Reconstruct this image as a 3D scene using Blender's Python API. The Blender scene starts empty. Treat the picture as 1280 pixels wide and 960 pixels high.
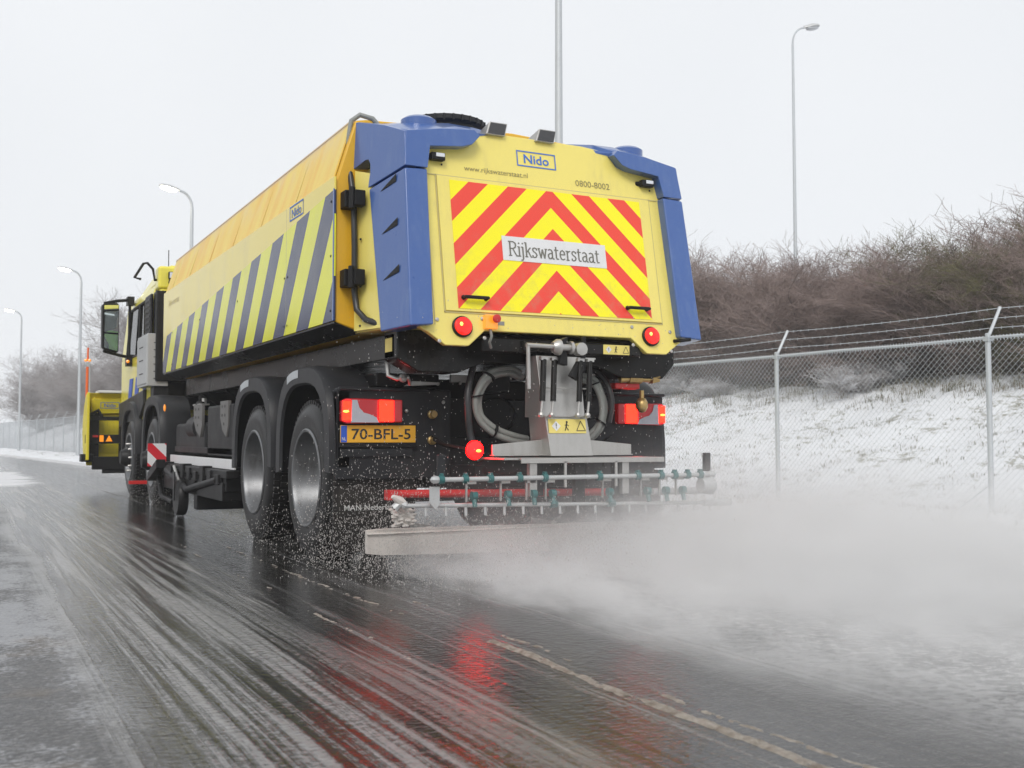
import bpy, math, random
from math import sin, cos, pi, radians, atan2, sqrt, exp
from mathutils import Vector, Matrix
R = random.Random(7)
S = bpy.context.scene
COL = S.collection

# ------------------------------------------------------------------ camera
cam = bpy.data.cameras.new('camera'); camo = bpy.data.objects.new('camera', cam); COL.objects.link(camo)
cam.sensor_width = 36; cam.lens = 37.8; cam.clip_start = 0.05; cam.clip_end = 3000
YAW = radians(27.3); PIT = math.atan(66.5/1344)
CAM = Vector((-3.37, -6.52, 0.80))
camo.location = CAM
camo.rotation_euler = (pi/2 + PIT, 0, -YAW)
cam.dof.use_dof = True; cam.dof.focus_distance = 6.9; cam.dof.aperture_fstop = 5.0
S.camera = camo

# ------------------------------------------------------------------ world, sun, exposure
SUN_EL, SUN_AZ = radians(42), radians(215)
w = bpy.data.worlds.new('World'); S.world = w; w.use_nodes = True
nt = w.node_tree; nt.nodes.clear()
out = nt.nodes.new('ShaderNodeOutputWorld'); bg = nt.nodes.new('ShaderNodeBackground')
sky = nt.nodes.new('ShaderNodeTexSky'); sky.sky_type = 'NISHITA'; sky.sun_disc = False
sky.sun_elevation = SUN_EL; sky.sun_rotation = SUN_AZ
sky.air_density = 1.2; sky.dust_density = 4.0
hs = nt.nodes.new('ShaderNodeHueSaturation'); hs.inputs['Saturation'].default_value = 0.25
# overcast cloud layer: bright even grey, slightly mottled
tc = nt.nodes.new('ShaderNodeTexCoord'); nz = nt.nodes.new('ShaderNodeTexNoise')
nz.inputs['Scale'].default_value = 1.6; nz.inputs['Detail'].default_value = 3; nz.inputs['Roughness'].default_value = .45
cr = nt.nodes.new('ShaderNodeValToRGB')
cr.color_ramp.elements[0].position = .3; cr.color_ramp.elements[0].color = (7.2, 7.45, 7.8, 1)
cr.color_ramp.elements[1].position = .75; cr.color_ramp.elements[1].color = (8.1, 8.3, 8.55, 1)
mx = nt.nodes.new('ShaderNodeMix'); mx.data_type = 'RGBA'; mx.inputs[0].default_value = .92
nt.links.new(tc.outputs['Generated'], nz.inputs['Vector']); nt.links.new(nz.outputs['Fac'], cr.inputs['Fac'])
nt.links.new(sky.outputs[0], hs.inputs['Color']); nt.links.new(hs.outputs[0], mx.inputs[6]); nt.links.new(cr.outputs[0], mx.inputs[7])
nt.links.new(mx.outputs[2], bg.inputs['Color']); bg.inputs['Strength'].default_value = 0.092
nt.links.new(bg.outputs[0], out.inputs['Surface'])

sun = bpy.data.lights.new('sun', 'SUN'); sun.energy = 1.25; sun.angle = radians(25); sun.color = (1, .97, .93)
suno = bpy.data.objects.new('sun', sun); COL.objects.link(suno)
# light comes from behind-left of the camera, high
d = Vector((sin(SUN_AZ)*cos(SUN_EL), cos(SUN_AZ)*cos(SUN_EL), sin(SUN_EL)))
suno.rotation_euler = (-d).to_track_quat('-Z', 'Y').to_euler(); suno.location = (0, 0, 20)

S.view_settings.view_transform = 'Standard'; S.view_settings.look = 'None'
S.view_settings.exposure = 0.36; S.view_settings.gamma = 1
S.cycles.volume_bounces = 2

# ------------------------------------------------------------------ node helpers
class NT:
    def __init__(s, name):
        s.m = bpy.data.materials.new(name); s.m.use_nodes = True; s.t = s.m.node_tree; s.t.nodes.clear()
        s.o = s.t.nodes.new('ShaderNodeOutputMaterial')
    def n(s, typ, **kw):
        x = s.t.nodes.new(typ)
        for k, v in kw.items(): setattr(x, k, v)
        return x
    def l(s, a, b): s.t.links.new(a, b)
    def val(s, i, v):
        if hasattr(v, 'is_output') or isinstance(v, bpy.types.NodeSocket): s.l(v, i)
        else: i.default_value = v
    def math(s, op, a, b=0.0, c=0.0, clamp=False):
        x = s.n('ShaderNodeMath', operation=op, use_clamp=clamp)
        s.val(x.inputs[0], a); s.val(x.inputs[1], b)
        if len(x.inputs) > 2: s.val(x.inputs[2], c)
        return x.outputs[0]
    def mix(s, f, a, b):
        x = s.n('ShaderNodeMix', data_type='RGBA'); s.val(x.inputs[0], f)
        for i, v in ((6, a), (7, b)):
            if isinstance(v, (tuple, list)): x.inputs[i].default_value = (v[0], v[1], v[2], 1)
            else: s.l(v, x.inputs[i])
        return x.outputs[2]
    def mixf(s, f, a, b):
        x = s.n('ShaderNodeMix', data_type='FLOAT'); s.val(x.inputs[0], f); s.val(x.inputs[2], a); s.val(x.inputs[3], b); return x.outputs[0]
    def coord(s, kind='Object'): return s.n('ShaderNodeTexCoord').outputs[kind]
    def mapping(s, v, scale=(1, 1, 1), loc=(0, 0, 0), rot=(0, 0, 0)):
        x = s.n('ShaderNodeMapping'); s.l(v, x.inputs[0]); x.inputs['Scale'].default_value = scale
        x.inputs['Location'].default_value = loc; x.inputs['Rotation'].default_value = rot; return x.outputs[0]
    def noise(s, v, scale, detail=4, rough=.55, dist=0):
        x = s.n('ShaderNodeTexNoise'); s.l(v, x.inputs['Vector']); x.inputs['Scale'].default_value = scale
        x.inputs['Detail'].default_value = detail; x.inputs['Roughness'].default_value = rough; x.inputs['Distortion'].default_value = dist
        return x.outputs['Fac']
    def ramp(s, f, a, b, x0=0., x1=1., smooth=True):
        x = s.n('ShaderNodeMapRange'); x.interpolation_type = 'SMOOTHSTEP' if smooth else 'LINEAR'
        s.val(x.inputs[0], f); x.inputs[1].default_value = a; x.inputs[2].default_value = b
        x.inputs[3].default_value = x0; x.inputs[4].default_value = x1; return x.outputs[0]
    def xyz(s, v):
        x = s.n('ShaderNodeSeparateXYZ'); s.l(v, x.inputs[0]); return x.outputs
    def bsdf(s, col=None, rough=.5, metal=0., **kw):
        b = s.n('ShaderNodeBsdfPrincipled')
        if isinstance(col, (tuple, list)): b.inputs['Base Color'].default_value = (col[0], col[1], col[2], 1)
        elif col is not None: s.l(col, b.inputs['Base Color'])
        s.val(b.inputs['Roughness'], rough); s.val(b.inputs['Metallic'], metal)
        for k, v in kw.items(): s.val(b.inputs[k.replace('_', ' ')], v)
        s.l(b.outputs[0], s.o.inputs['Surface']); s.b = b; return b
    def bump(s, h, strength=.3, dist=.01):
        x = s.n('ShaderNodeBump'); x.inputs['Strength'].default_value = strength; x.inputs['Distance'].default_value = dist
        s.l(h, x.inputs['Height']); s.l(x.outputs[0], s.b.inputs['Normal'])

def paint(name, col, rough=.35, dirt=.25, dcol=(.12, .105, .09), metal=0, coat=0., scale=3., speck=0.0, bump=0.0, spec=.5):
    """painted / plastic / metal surface with wear: blotches, drips, road film"""
    m = NT(name); v = m.coord()
    a = m.noise(v, scale, 6, .65)
    drip = m.noise(m.mapping(v, (14, 14, 1.2)), 1.6, 4, .6)
    f = m.math('MULTIPLY', m.ramp(a, .38, .72), m.ramp(drip, .35, .75))
    f = m.math('MULTIPLY', f, dirt)
    c = m.mix(f, col, dcol)
    c2 = m.mix(m.math('MULTIPLY', m.noise(v, 45, 3, .6), .12*min(1, dirt*3)), c, dcol)
    if speck:
        sp = m.n('ShaderNodeTexVoronoi'); m.l(v, sp.inputs['Vector']); sp.inputs['Scale'].default_value = 55
        k = m.ramp(sp.outputs['Distance'], .05, .13, 1, 0)
        k = m.math('MULTIPLY', k, m.ramp(m.noise(v, 7, 3), .5, .62)); c2 = m.mix(m.math('MULTIPLY', k, speck), c2, (.5, .48, .45))
    r = m.math('ADD', m.math('MULTIPLY', a, .3), rough-.12)
    m.bsdf(c2, r, metal); m.b.inputs['Specular IOR Level'].default_value = spec
    if coat: m.b.inputs['Coat Weight'].default_value = coat; m.b.inputs['Coat Roughness'].default_value = .12
    if bump: m.bump(m.noise(v, 60, 3), bump, .004)
    return m.m

M = {}
M['yellow'] = paint('pale_yellow_paint', (.87, .73, .17), .34, .34, (.45, .38, .18), coat=.3)
M['yellow_cab'] = paint('cab_yellow_paint', (.86, .76, .07), .3, .15, coat=.5)
M['yellow_deep'] = paint('deep_yellow_paint', (.80, .45, .015), .4, .35, (.25, .12, .03), coat=.2)
M['plough_yellow'] = paint('plough_yellow_paint', (.85, .70, .03), .4, .3)
M['blue'] = paint('blue_plastic', (.034, .10, .33), .30, .30, (.18, .26, .42), scale=5, speck=.35, bump=.12, coat=.6)
M['black'] = paint('black_painted_steel', (.010, .010, .011), .42, .2, (.05, .043, .036), speck=.2, spec=.22)
M['blackgloss'] = paint('black_gloss_steel', (.012, .012, .012), .22, .3, (.06, .05, .04), speck=.2, spec=.22)
M['plastic'] = paint('dark_grey_plastic', (.020, .021, .024), .38, .35, (.06, .055, .05), speck=.2, bump=.1, spec=.22)
M['rubber'] = paint('wet_tyre_rubber', (.010, .010, .011), .34, .4, (.07, .065, .055), speck=.35, bump=.25, spec=.22)
M['flap'] = paint('mud_flap_rubber', (.016, .015, .015), .5, .5, (.08, .07, .06), speck=.8, bump=.3, spec=.22)
M['steel'] = paint('brushed_steel', (.50, .49, .47), .38, .45, (.22, .20, .17), metal=.75)
M['galv'] = paint('galvanised_steel', (.52, .55, .57), .5, .2, (.35, .30, .26), metal=.35)
M['alu'] = paint('grey_aluminium_cover', (.50, .51, .51), .42, .2, (.3, .29, .27), metal=.3)
M['rim'] = paint('silver_wheel_rim', (.21, .214, .22), .38, .6, (.06, .055, .05), metal=.7, scale=6)
M['bracket'] = paint('dirty_grey_bracket', (.16, .155, .15), .6, .5)
M['white'] = paint('white_plastic', (.74, .74, .74), .4, .15)
M['red'] = paint('red_plastic', (.6, .02, .02), .3, .2)
M['teal'] = paint('teal_clamp', (.01, .12, .12), .4, .2)
M['hose'] = paint('grey_ribbed_hose', (.27, .28, .26), .5, .4, (.1, .09, .08), bump=.4)
M['hoseblack'] = paint('black_hose', (.02, .02, .022), .3, .2)
M['plate_dirty'] = paint('splash_guard_plastic', (.62, .58, .54), .6, .35, (.35, .3, .26))
M['brass'] = paint('brass_fitting', (.55, .38, .15), .35, .4, metal=.8)
M['orange'] = paint('orange_tape', (.9, .15, .02), .5, .1)
M['ltext'] = paint('dark_lettering', (.16, .155, .13), .5, .0)
M['ptext'] = paint('black_lettering', (.02, .02, .02), .5, .0)
M['wtext'] = paint('pale_lettering', (.65, .65, .63), .5, .1)
M['btext'] = paint('blue_lettering', (.05, .16, .55), .45, .0)
M['ftext'] = paint('faint_lettering', (.55, .47, .20), .5, .0)
M['sticker'] = paint('yellow_sticker', (.80, .66, .18), .5, .25)
M['smalltext'] = paint('olive_lettering', (.26, .22, .09), .5, .0)
M['plate'] = paint('number_plate_yellow', (.82, .42, .02), .4, .12)
M['nlblue'] = paint('number_plate_blue', (.02, .09, .50), .4, .05)
M['blackglass'] = paint('dark_lens', (.01, .01, .012), .1, .05, coat=1)
M['skin'] = paint('skin', (.55, .33, .24), .5, .05)
M['hivis'] = paint('hi_vis_jacket', (.35, .80, .05), .8, .1)
M['hair'] = paint('brown_hair', (.05, .03, .02), .7, .0)
M['navy'] = paint('navy_trousers', (.02, .03, .07), .8, .0)
M['seatcloth'] = paint('seat_cloth', (.04, .04, .05), .9, .0)

def glassy(name, col, rough=.15, emit=None, es=0, coat=.8):
    m = NT(name); v = m.coord()
    c = m.mix(m.math('MULTIPLY', m.noise(v, 30, 3), .3), col, tuple(x*.5 for x in col))
    m.bsdf(c, rough); m.b.inputs['Coat Weight'].default_value = coat
    if emit:
        m.b.inputs['Emission Color'].default_value = (*emit, 1); m.b.inputs['Emission Strength'].default_value = es
    return m.m
M['lens_red'] = glassy('red_lens', (.42, .006, .012), .2, (1, .005, .005), .05, coat=.25)
M['lens_clear'] = glassy('grey_clear_lens', (.42, .42, .47), .18)
M['lens_amber'] = glassy('amber_lens', (.85, .30, .02), .2, (1, .3, .02), .5)
M['lit_red'] = glassy('lit_red_lamp', (.5, .004, .002), .35, (1, .006, .001), 10.0, coat=.05)
M['dim_red'] = glassy('dim_red_lamp', (.5, .006, .006), .2, (1, .01, .003), .7, coat=.3)
M['lit_fog'] = glassy('lit_fog_lamp', (.7, .002, .002), .3, (1, .001, .001), 20.0, coat=.1)
M['lit_hot'] = glassy('lit_bulb', (1, .6, .2), .2, (1, .22, .02), 5.0, coat=.2)
M['lit_lamp'] = glassy('lit_street_lamp_glass', (.9, .9, .85), .3, (1, .90, .70), 30.0)
M['lens_white'] = glassy('white_beacon_lens', (.75, .78, .82), .15)
M['unlit_lamp'] = glassy('street_lamp_glass', (.6, .62, .65), .3)

def mirror_mat():
    m = NT('mirror_glass'); m.bsdf((.75, .78, .78), .02, 1.0); return m.m
M['mirror'] = mirror_mat()
def window_mat():
    m = NT('window_glass'); b = m.bsdf((.9, .95, .95), .02)
    t = m.n('ShaderNodeBsdfTransparent'); t.inputs[0].default_value = (.88, .92, .91, 1)
    g = m.n('ShaderNodeBsdfGlossy'); g.inputs['Roughness'].default_value = .03
    fr = m.n('ShaderNodeFresnel'); fr.inputs[0].default_value = 1.5
    x = m.n('ShaderNodeMixShader'); m.l(fr.outputs[0], x.inputs[0]); m.l(t.outputs[0], x.inputs[1]); m.l(g.outputs[0], x.inputs[2])
    m.l(x.outputs[0], m.o.inputs['Surface']); m.t.nodes.remove(b); return m.m
M['window'] = window_mat()

TY = 4.8          # truck root y: local y = world y - TY
def chevron_mat():
    m = NT('chevron_reflective_sheet'); v = m.coord(); x, y, z = m.xyz(v)
    # sheet leans 10 degrees; z is close enough to the in-plane height
    f = m.math('ADD', z, m.math('ABSOLUTE', m.math('SUBTRACT', x, .006)))
    f = m.math('DIVIDE', m.math('SUBTRACT', f, 1.725-.2766*20), .2766)
    fr = m.math('FRACT', f); k = m.math('LESS_THAN', fr, .49)
    c = m.mix(k, (.95, .85, .0), (.84, .055, .03))
    d = m.math('MULTIPLY', m.ramp(m.noise(v, 9, 6, .7), .45, .8), m.ramp(z, 1.6, 2.1, .45, .06))
    c = m.mix(d, c, (.4, .33, .2)); m.bsdf(c, .42); m.b.inputs['Coat Weight'].default_value = .2; return m.m
M['chevron'] = chevron_mat()
def stripe_mat():
    m = NT('striped_side_panel_sheet'); v = m.coord(); x, y, z = m.xyz(v)
    Y = m.math('ADD', y, TY)
    u = m.math('ADD', Y, m.math('MULTIPLY', m.math('SUBTRACT', z, 1.53), .80))
    # dark stripe centres at Y = 6.225 - k*.618 ; half width .148
    f = m.math('FRACT', m.math('DIVIDE', m.math('SUBTRACT', u, 6.080-.6170*30), .6170))
    dark = m.math('LESS_THAN', f, .485)
    top = m.math('SUBTRACT', 2.366, m.math('MULTIPLY', Y, .0700))
    below = m.math('LESS_THAN', z, top)
    plain = m.math('GREATER_THAN', u, 6.40)
    dist = m.math('MULTIPLY', below, m.math('SUBTRACT', 1.0, plain))
    cs = m.mix(dark, (.80, .80, .006), (.014, .026, .085))
    c = m.mix(dist, (.87, .71, .13), cs)
    # vertical sheet joint and road film
    jt = m.math('LESS_THAN', m.math('ABSOLUTE', m.math('SUBTRACT', Y, 1.09)), .004)
    c = m.mix(m.math('MULTIPLY', jt, .6), c, (.2, .18, .1))
    c = m.mix(m.math('MULTIPLY', m.ramp(m.noise(v, 2.2, 6, .7), .45, .8), .22), c, (.42, .36, .24))
    sp = m.n('ShaderNodeTexVoronoi'); m.l(v, sp.inputs['Vector']); sp.inputs['Scale'].default_value = 14
    k = m.ramp(sp.outputs['Distance'], .02, .05, 1, 0, False); c = m.mix(m.math('MULTIPLY', k, .6), c, (.1, .08, .06))
    m.bsdf(c, m.ramp(m.noise(v, 3, 4), .3, .7, .10, .20)); m.b.inputs['Specular IOR Level'].default_value = .5
    return m.m
M['stripe'] = stripe_mat()
def tarp_mat():
    m = NT('stained_orange_hopper'); v = m.coord(); x, y, z = m.xyz(v)
    st = m.noise(m.mapping(v, (1, 2.2, .5)), 1.6, 5, .6)
    c = m.mix(m.ramp(st, .35, .75), (.85, .64, .14), (.82, .47, .07))
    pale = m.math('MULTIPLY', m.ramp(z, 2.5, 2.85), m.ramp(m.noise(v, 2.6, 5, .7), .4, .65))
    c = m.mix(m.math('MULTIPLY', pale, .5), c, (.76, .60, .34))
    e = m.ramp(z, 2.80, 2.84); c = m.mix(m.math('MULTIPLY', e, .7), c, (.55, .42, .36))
    m.bsdf(c, .5); return m.m
M['tarp'] = tarp_mat()
def redwhite_mat():
    m = NT('red_white_marker_sheet'); v = m.coord(); x, y, z = m.xyz(v)
    f = m.math('FRACT', m.math('DIVIDE', m.math('ADD', z, m.math('MULTIPLY', x, 1.0)), .26))
    f = m.math('FRACT', m.math('ADD', f, .16))
    m.bsdf(m.mix(m.math('LESS_THAN', f, .5), (.75, .74, .74), (.65, .015, .03)), .4); return m.m
M['redwhite'] = redwhite_mat()

# ------------------------------------------------------------------ mesh builder
class MB:
    def __init__(s, sx=1): s.v = []; s.f = []; s.mi = []; s.sx = sx
    def add(s, vs, fs, mi=0):
        o = len(s.v); s.v += [(p[0]*s.sx, p[1], p[2]) for p in vs]
        s.f += [tuple(i+o for i in f) for f in fs]; s.mi += [mi]*len(fs); return s
    def box(s, x0, x1, y0, y1, z0, z1, mi=0):
        return s.add([(x0,y0,z0),(x1,y0,z0),(x1,y1,z0),(x0,y1,z0),(x0,y0,z1),(x1,y0,z1),(x1,y1,z1),(x0,y1,z1)],
              [(0,3,2,1),(4,5,6,7),(0,1,5,4),(1,2,6,5),(2,3,7,6),(3,0,4,7)], mi)
    def prism(s, pts, off, mi=0):
        n = len(pts); off = Vector(off); P = [Vector(p) for p in pts]
        return s.add([tuple(p) for p in P]+[tuple(p+off) for p in P],
              [tuple(range(n)), tuple(range(2*n-1, n-1, -1))]+[(i, (i+1) % n, n+(i+1) % n, n+i) for i in range(n)], mi)
    def loft(s, A, B, mi=0):
        n = len(A)
        return s.add(list(A)+list(B), [tuple(range(n)), tuple(range(2*n-1, n-1, -1))]+[(i, (i+1) % n, n+(i+1) % n, n+i) for i in range(n)], mi)
    def frame(s, d):
        d = Vector(d).normalized(); a = Vector((0, 0, 1)) if abs(d.z) < .9 else Vector((1, 0, 0))
        u = d.cross(a).normalized(); return u, d.cross(u).normalized()
    def tube(s, pts, r, n=8, mi=0, cap=True):
        P = [Vector(p) for p in pts]; rr = r if isinstance(r, (list, tuple)) else [r]*len(P)
        vs = []; fs = []
        u = None
        for i, p in enumerate(P):
            t = (P[min(i+1, len(P)-1)]-P[max(i-1, 0)]).normalized()
            if u is None: u, w_ = s.frame(t)
            else:
                u = (u-t*u.dot(t)).normalized(); w_ = t.cross(u)
            for k in range(n):
                a = 2*pi*k/n; vs.append(tuple(p+(u*cos(a)+w_*sin(a))*rr[i]))
        for i in range(len(P)-1):
            for k in range(n): fs.append((i*n+k, i*n+(k+1) % n, (i+1)*n+(k+1) % n, (i+1)*n+k))
        if cap: fs += [tuple(range(n-1, -1, -1)), tuple(range((len(P)-1)*n, len(P)*n))]
        return s.add(vs, fs, mi)
    def cyl(s, a, b, r, n=16, mi=0, r2=None): return s.tube([a, b], [r, r if r2 is None else r2], n, mi)
    def lathe(s, c, ax, prof, n=32, mi=0, close=False, cap=True):
        """prof: list of (distance along axis, radius)"""
        c = Vector(c); ax = Vector(ax).normalized(); u, w_ = s.frame(ax); vs = []; fs = []; m = len(prof)
        for (h, r) in prof:
            for k in range(n):
                a = 2*pi*k/n; vs.append(tuple(c+ax*h+(u*cos(a)+w_*sin(a))*r))
        for i in range(m-1 if not close else m):
            j = (i+1) % m
            for k in range(n): fs.append((i*n+k, i*n+(k+1) % n, j*n+(k+1) % n, j*n+k))
        if not close and cap: fs += [tuple(range(n-1, -1, -1)), tuple(range((m-1)*n, m*n))]
        return s.add(vs, fs, mi)
    def ball(s, c, r, mi=0, n=12, sc=(1, 1, 1)):
        vs = []; fs = []; m = n//2
        for i in range(m+1):
            t = pi*i/m
            for k in range(n):
                a = 2*pi*k/n; vs.append((c[0]+r*sc[0]*sin(t)*cos(a), c[1]+r*sc[1]*sin(t)*sin(a), c[2]+r*sc[2]*cos(t)))
        for i in range(m):
            for k in range(n): fs.append((i*n+k, i*n+(k+1) % n, (i+1)*n+(k+1) % n, (i+1)*n+k))
        return s.add(vs, fs, mi)

def root_loc(o):
    while o.parent: o = o.parent
    return Vector(o['_loc']) if '_loc' in o else o.location
def build(name, mb, mats, parent=None, bevel=0, smooth=True, loc=None, seg=2, recalc=True, angle=38):
    off = root_loc(parent) if parent else Vector(loc or (0, 0, 0))
    me = bpy.data.meshes.new(name)
    me.from_pydata([(p[0]-off[0], p[1]-off[1], p[2]-off[2]) for p in mb.v], [], mb.f)
    mats = mats if isinstance(mats, (list, tuple)) else [mats]
    for m in mats: me.materials.append(M[m] if isinstance(m, str) else m)
    if len(mats) > 1: me.polygons.foreach_set('material_index', mb.mi)
    me.validate()
    if recalc:
        import bmesh
        b = bmesh.new(); b.from_mesh(me); bmesh.ops.remove_doubles(b, verts=b.verts, dist=1e-6)
        bmesh.ops.recalc_face_normals(b, faces=b.faces); b.to_mesh(me); b.free()
    if smooth:
        me.polygons.foreach_set('use_smooth', [True]*len(me.polygons)); me.set_sharp_from_angle(angle=radians(angle))
    o = bpy.data.objects.new(name, me); COL.objects.link(o)
    if parent: o.parent = parent
    else: o.location = off
    if bevel:
        bv = o.modifiers.new('bevel', 'BEVEL'); bv.width = bevel; bv.segments = seg; bv.limit_method = 'ANGLE'; bv.angle_limit = radians(40); bv.harden_normals = True
    return o
def tag(o, label=None, cat=None, group=None, kind=None):
    if label: o['label'] = label
    if cat: o['category'] = cat
    if group: o['group'] = group
    if kind: o['kind'] = kind
    return o
def empty(name, loc, label, cat, group=None):
    o = bpy.data.objects.new(name, None); COL.objects.link(o); o.location = loc; o.empty_display_size = .2
    return tag(o, label, cat, group)
def copy_tree(o, parent=None):
    c = o.copy(); COL.objects.link(c)
    if parent: c.parent = parent
    for ch in list(o.children): copy_tree(ch, c)
    return c

# lettering: built-in font turned into flat mesh, fitted to a width and height
def text(s, center, xd, ud, width, height, mat, parent, bold=0.0, name='lettering'):
    cu = bpy.data.curves.new('t', 'FONT'); cu.body = s; cu.offset = bold; cu.resolution_u = 3
    o = bpy.data.objects.new('t', cu); COL.objects.link(o)
    bpy.context.view_layer.update()
    dg = bpy.context.evaluated_depsgraph_get(); me = o.evaluated_get(dg).to_mesh()
    vs = [v.co.copy() for v in me.vertices]; fs = [tuple(p.vertices) for p in me.polygons]
    o.evaluated_get(dg).to_mesh_clear(); bpy.data.objects.remove(o); bpy.data.curves.remove(cu)
    x0, x1 = min(v.x for v in vs), max(v.x for v in vs); y0, y1 = min(v.y for v in vs), max(v.y for v in vs)
    xd = Vector(xd).normalized(); ud = Vector(ud).normalized(); c = Vector(center); mb = MB()
    mb.add([tuple(c+xd*((v.x-(x0+x1)/2)/(x1-x0)*width)+ud*((v.y-(y0+y1)/2)/(y1-y0)*height)) for v in vs], fs)
    return build(name, mb, mat, parent, smooth=False, recalc=False)
# thin serif stroke alphabet for the agency name
GL = {
 'R': (6.2, [[(1,0),(1,10)],[(0,10),(3.4,10),(5,9),(5.3,7.6),(4.8,6),(3.2,5.1),(1,5.1)],[(2.9,5.1),(5.6,0),(6.6,0)],[(0,0),(2,0)]]),
 'i': (2.2, [[(0,6.6),(1,6.6),(1,0)],[(.1,0),(1.9,0)],[(.95,9),(1.05,9.5)]]),
 'j': (2.0, [[(-.1,6.6),(1,6.6),(1,-1.6),(.4,-2.7),(-.6,-2.9)],[(.95,9),(1.05,9.5)]]),
 'k': (4.9, [[(0,10),(1,10),(1,0)],[(.1,0),(1.9,0)],[(4.2,6.6),(1.2,3.3)],[(2.3,4.3),(4.3,0),(5,0)]]),
 's': (3.9, [[(3.4,5.4),(3.2,6.4),(2,6.8),(.9,6.5),(.5,5.3),(1.1,4.2),(2.7,3.1),(3.4,1.8),(2.8,.4),(1.6,-.1),(.5,.2),(.3,1.3)]]),
 'w': (6.8, [[(0,6.6),(1.4,6.6)],[(.6,6.6),(2,0),(3.4,6),(4.8,0),(6.2,6.6)],[(5.4,6.6),(6.8,6.6)]]),
 'a': (4.7, [[(.6,6.2),(1.8,6.8),(3.1,6.3),(3.5,5.2),(3.5,.6),(4,0),(4.7,0)],[(3.5,4),(1.8,3.8),(.6,3),(.4,1.5),(1,.2),(2.2,0),(3.5,1.4)]]),
 't': (3.4, [[(1.3,8.8),(1.3,1.2),(1.8,.1),(3,.2)],[(.1,6.6),(2.9,6.6)]]),
 'e': (4.6, [[(.7,3.7),(3.9,3.7),(3.7,5.6),(2.4,6.8),(1.2,6.2),(.5,4.4),(.5,2.3),(1.2,.5),(2.6,0),(3.8,.7)]]),
 'r': (3.6, [[(0,6.6),(1,6.6),(1,0)],[(.1,0),(2,0)],[(1,4.8),(1.9,6.3),(3.2,6.7)]]),
}
def stroke_text(s, center, xd, ud, width, height, th, mat, parent):
    xs = 0; strokes = []
    for ch in s:
        wd, st = GL[ch]
        for L in st: strokes.append([(xs+a, b) for a, b in L])
        xs += wd+.55
    k = width/(xs-.5); ky = height/10
    xd = Vector(xd).normalized(); ud = Vector(ud).normalized(); n = xd.cross(ud); c = Vector(center)-xd*width/2-ud*height/2
    mb = MB()
    for L in strokes:
        P = [c+xd*(a*k)+ud*(b*ky) for a, b in L]
        for i, (p, q) in enumerate(zip(P[:-1], P[1:])):
            t = (q-p).normalized(); u = n.cross(t)
            hor = abs(t.dot(xd)); h = th*(.5-.16*hor); e = t*th*.22
            o_ = n*(.0004*(i % 2)+.0003*(hor > .7))
            mb.add([tuple(p-e-u*h+o_), tuple(q+e-u*h+o_), tuple(q+e+u*h+o_), tuple(p-e+u*h+o_)], [(0, 1, 2, 3)])
    return build('lettering', mb, mat, parent, smooth=False, recalc=False)
def logo_frame(center, xd, ud, w_, h_, t, mat, parent, name='badge_frame'):
    xd = Vector(xd).normalized(); ud = Vector(ud).normalized(); c = Vector(center); mb = MB()
    o = [(-w_/2, -h_/2), (w_/2, -h_/2), (w_/2, h_/2), (-w_/2, h_/2)]; i = [(-w_/2+t, -h_/2+t), (w_/2-t, -h_/2+t), (w_/2-t, h_/2-t), (-w_/2+t, h_/2-t)]
    mb.add([tuple(c+xd*a+ud*b) for a, b in o+i], [(k, (k+1) % 4, 4+(k+1) % 4, 4+k) for k in range(4)])
    return build(name, mb, mat, parent, smooth=False, recalc=False)

# ------------------------------------------------------------------ setting: ground, road, snow bank
def Xf(Y): return 5.5-.085*(Y-.6)          # fence line
def Xr(Y): return 2.74-.085*(Y+1)          # right road edge
from mathutils import noise as mn
def fbm(x, y, z=0., o=4): return mn.fractal(Vector((x, y, z)), 1.0, 2.0, o)
def sstep(a, b, x):
    t = max(0., min(1., (x-a)/(b-a))); return t*t*(3-2*t)
def terrain(X, Y):
    e = X-Xr(Y)
    if e < -1.2: return -.035
    near = 1 if Y < 60 else 0
    z = -.035+.075*sstep(-.35, .35, e+.22*fbm(X*1.3, Y*.9, 0, 3))
    z += .03*sstep(.2, 1.5, e)*(1+fbm(X*2.2, Y*2.2, 3))
    d = X-Xf(Y)
    z += 1.75*sstep(-.2, 6.5, d)+.35*sstep(6, 16, d)
    z += .09*sstep(-.5, 1.5, d)*fbm(X*.8, Y*.8, 5)+.035*sstep(-1.5, .5, d)*fbm(X*4, Y*4, 8)
    return z
def axis(*segs):
    r = []
    for a, b, st in segs:
        n = max(1, int(round((b-a)/st)));  r += [a+(b-a)*i/n for i in range(n)]
    return r+[segs[-1][1]]
es = axis((-320, -60, 40), (-60, -1.2, 15), (-1.2, -.5, .2), (-.5, 1.2, .1), (1.2, 10, .16), (10, 20, .8), (20, 60, 5), (60, 320, 40))
ys = axis((-120, -14, 15), (-14, -4, .6), (-4, 14, .14), (14, 34, .4), (34, 90, 1.2), (90, 330, 20))
vs = []; fs = []
for Y in ys:
    for e in es: X = Xr(Y)+e; vs.append((X, Y, terrain(X, Y)))
n = len(es)
for j in range(len(ys)-1):
    for i in range(n-1): fs.append((j*n+i, j*n+i+1, (j+1)*n+i+1, (j+1)*n+i))
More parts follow.
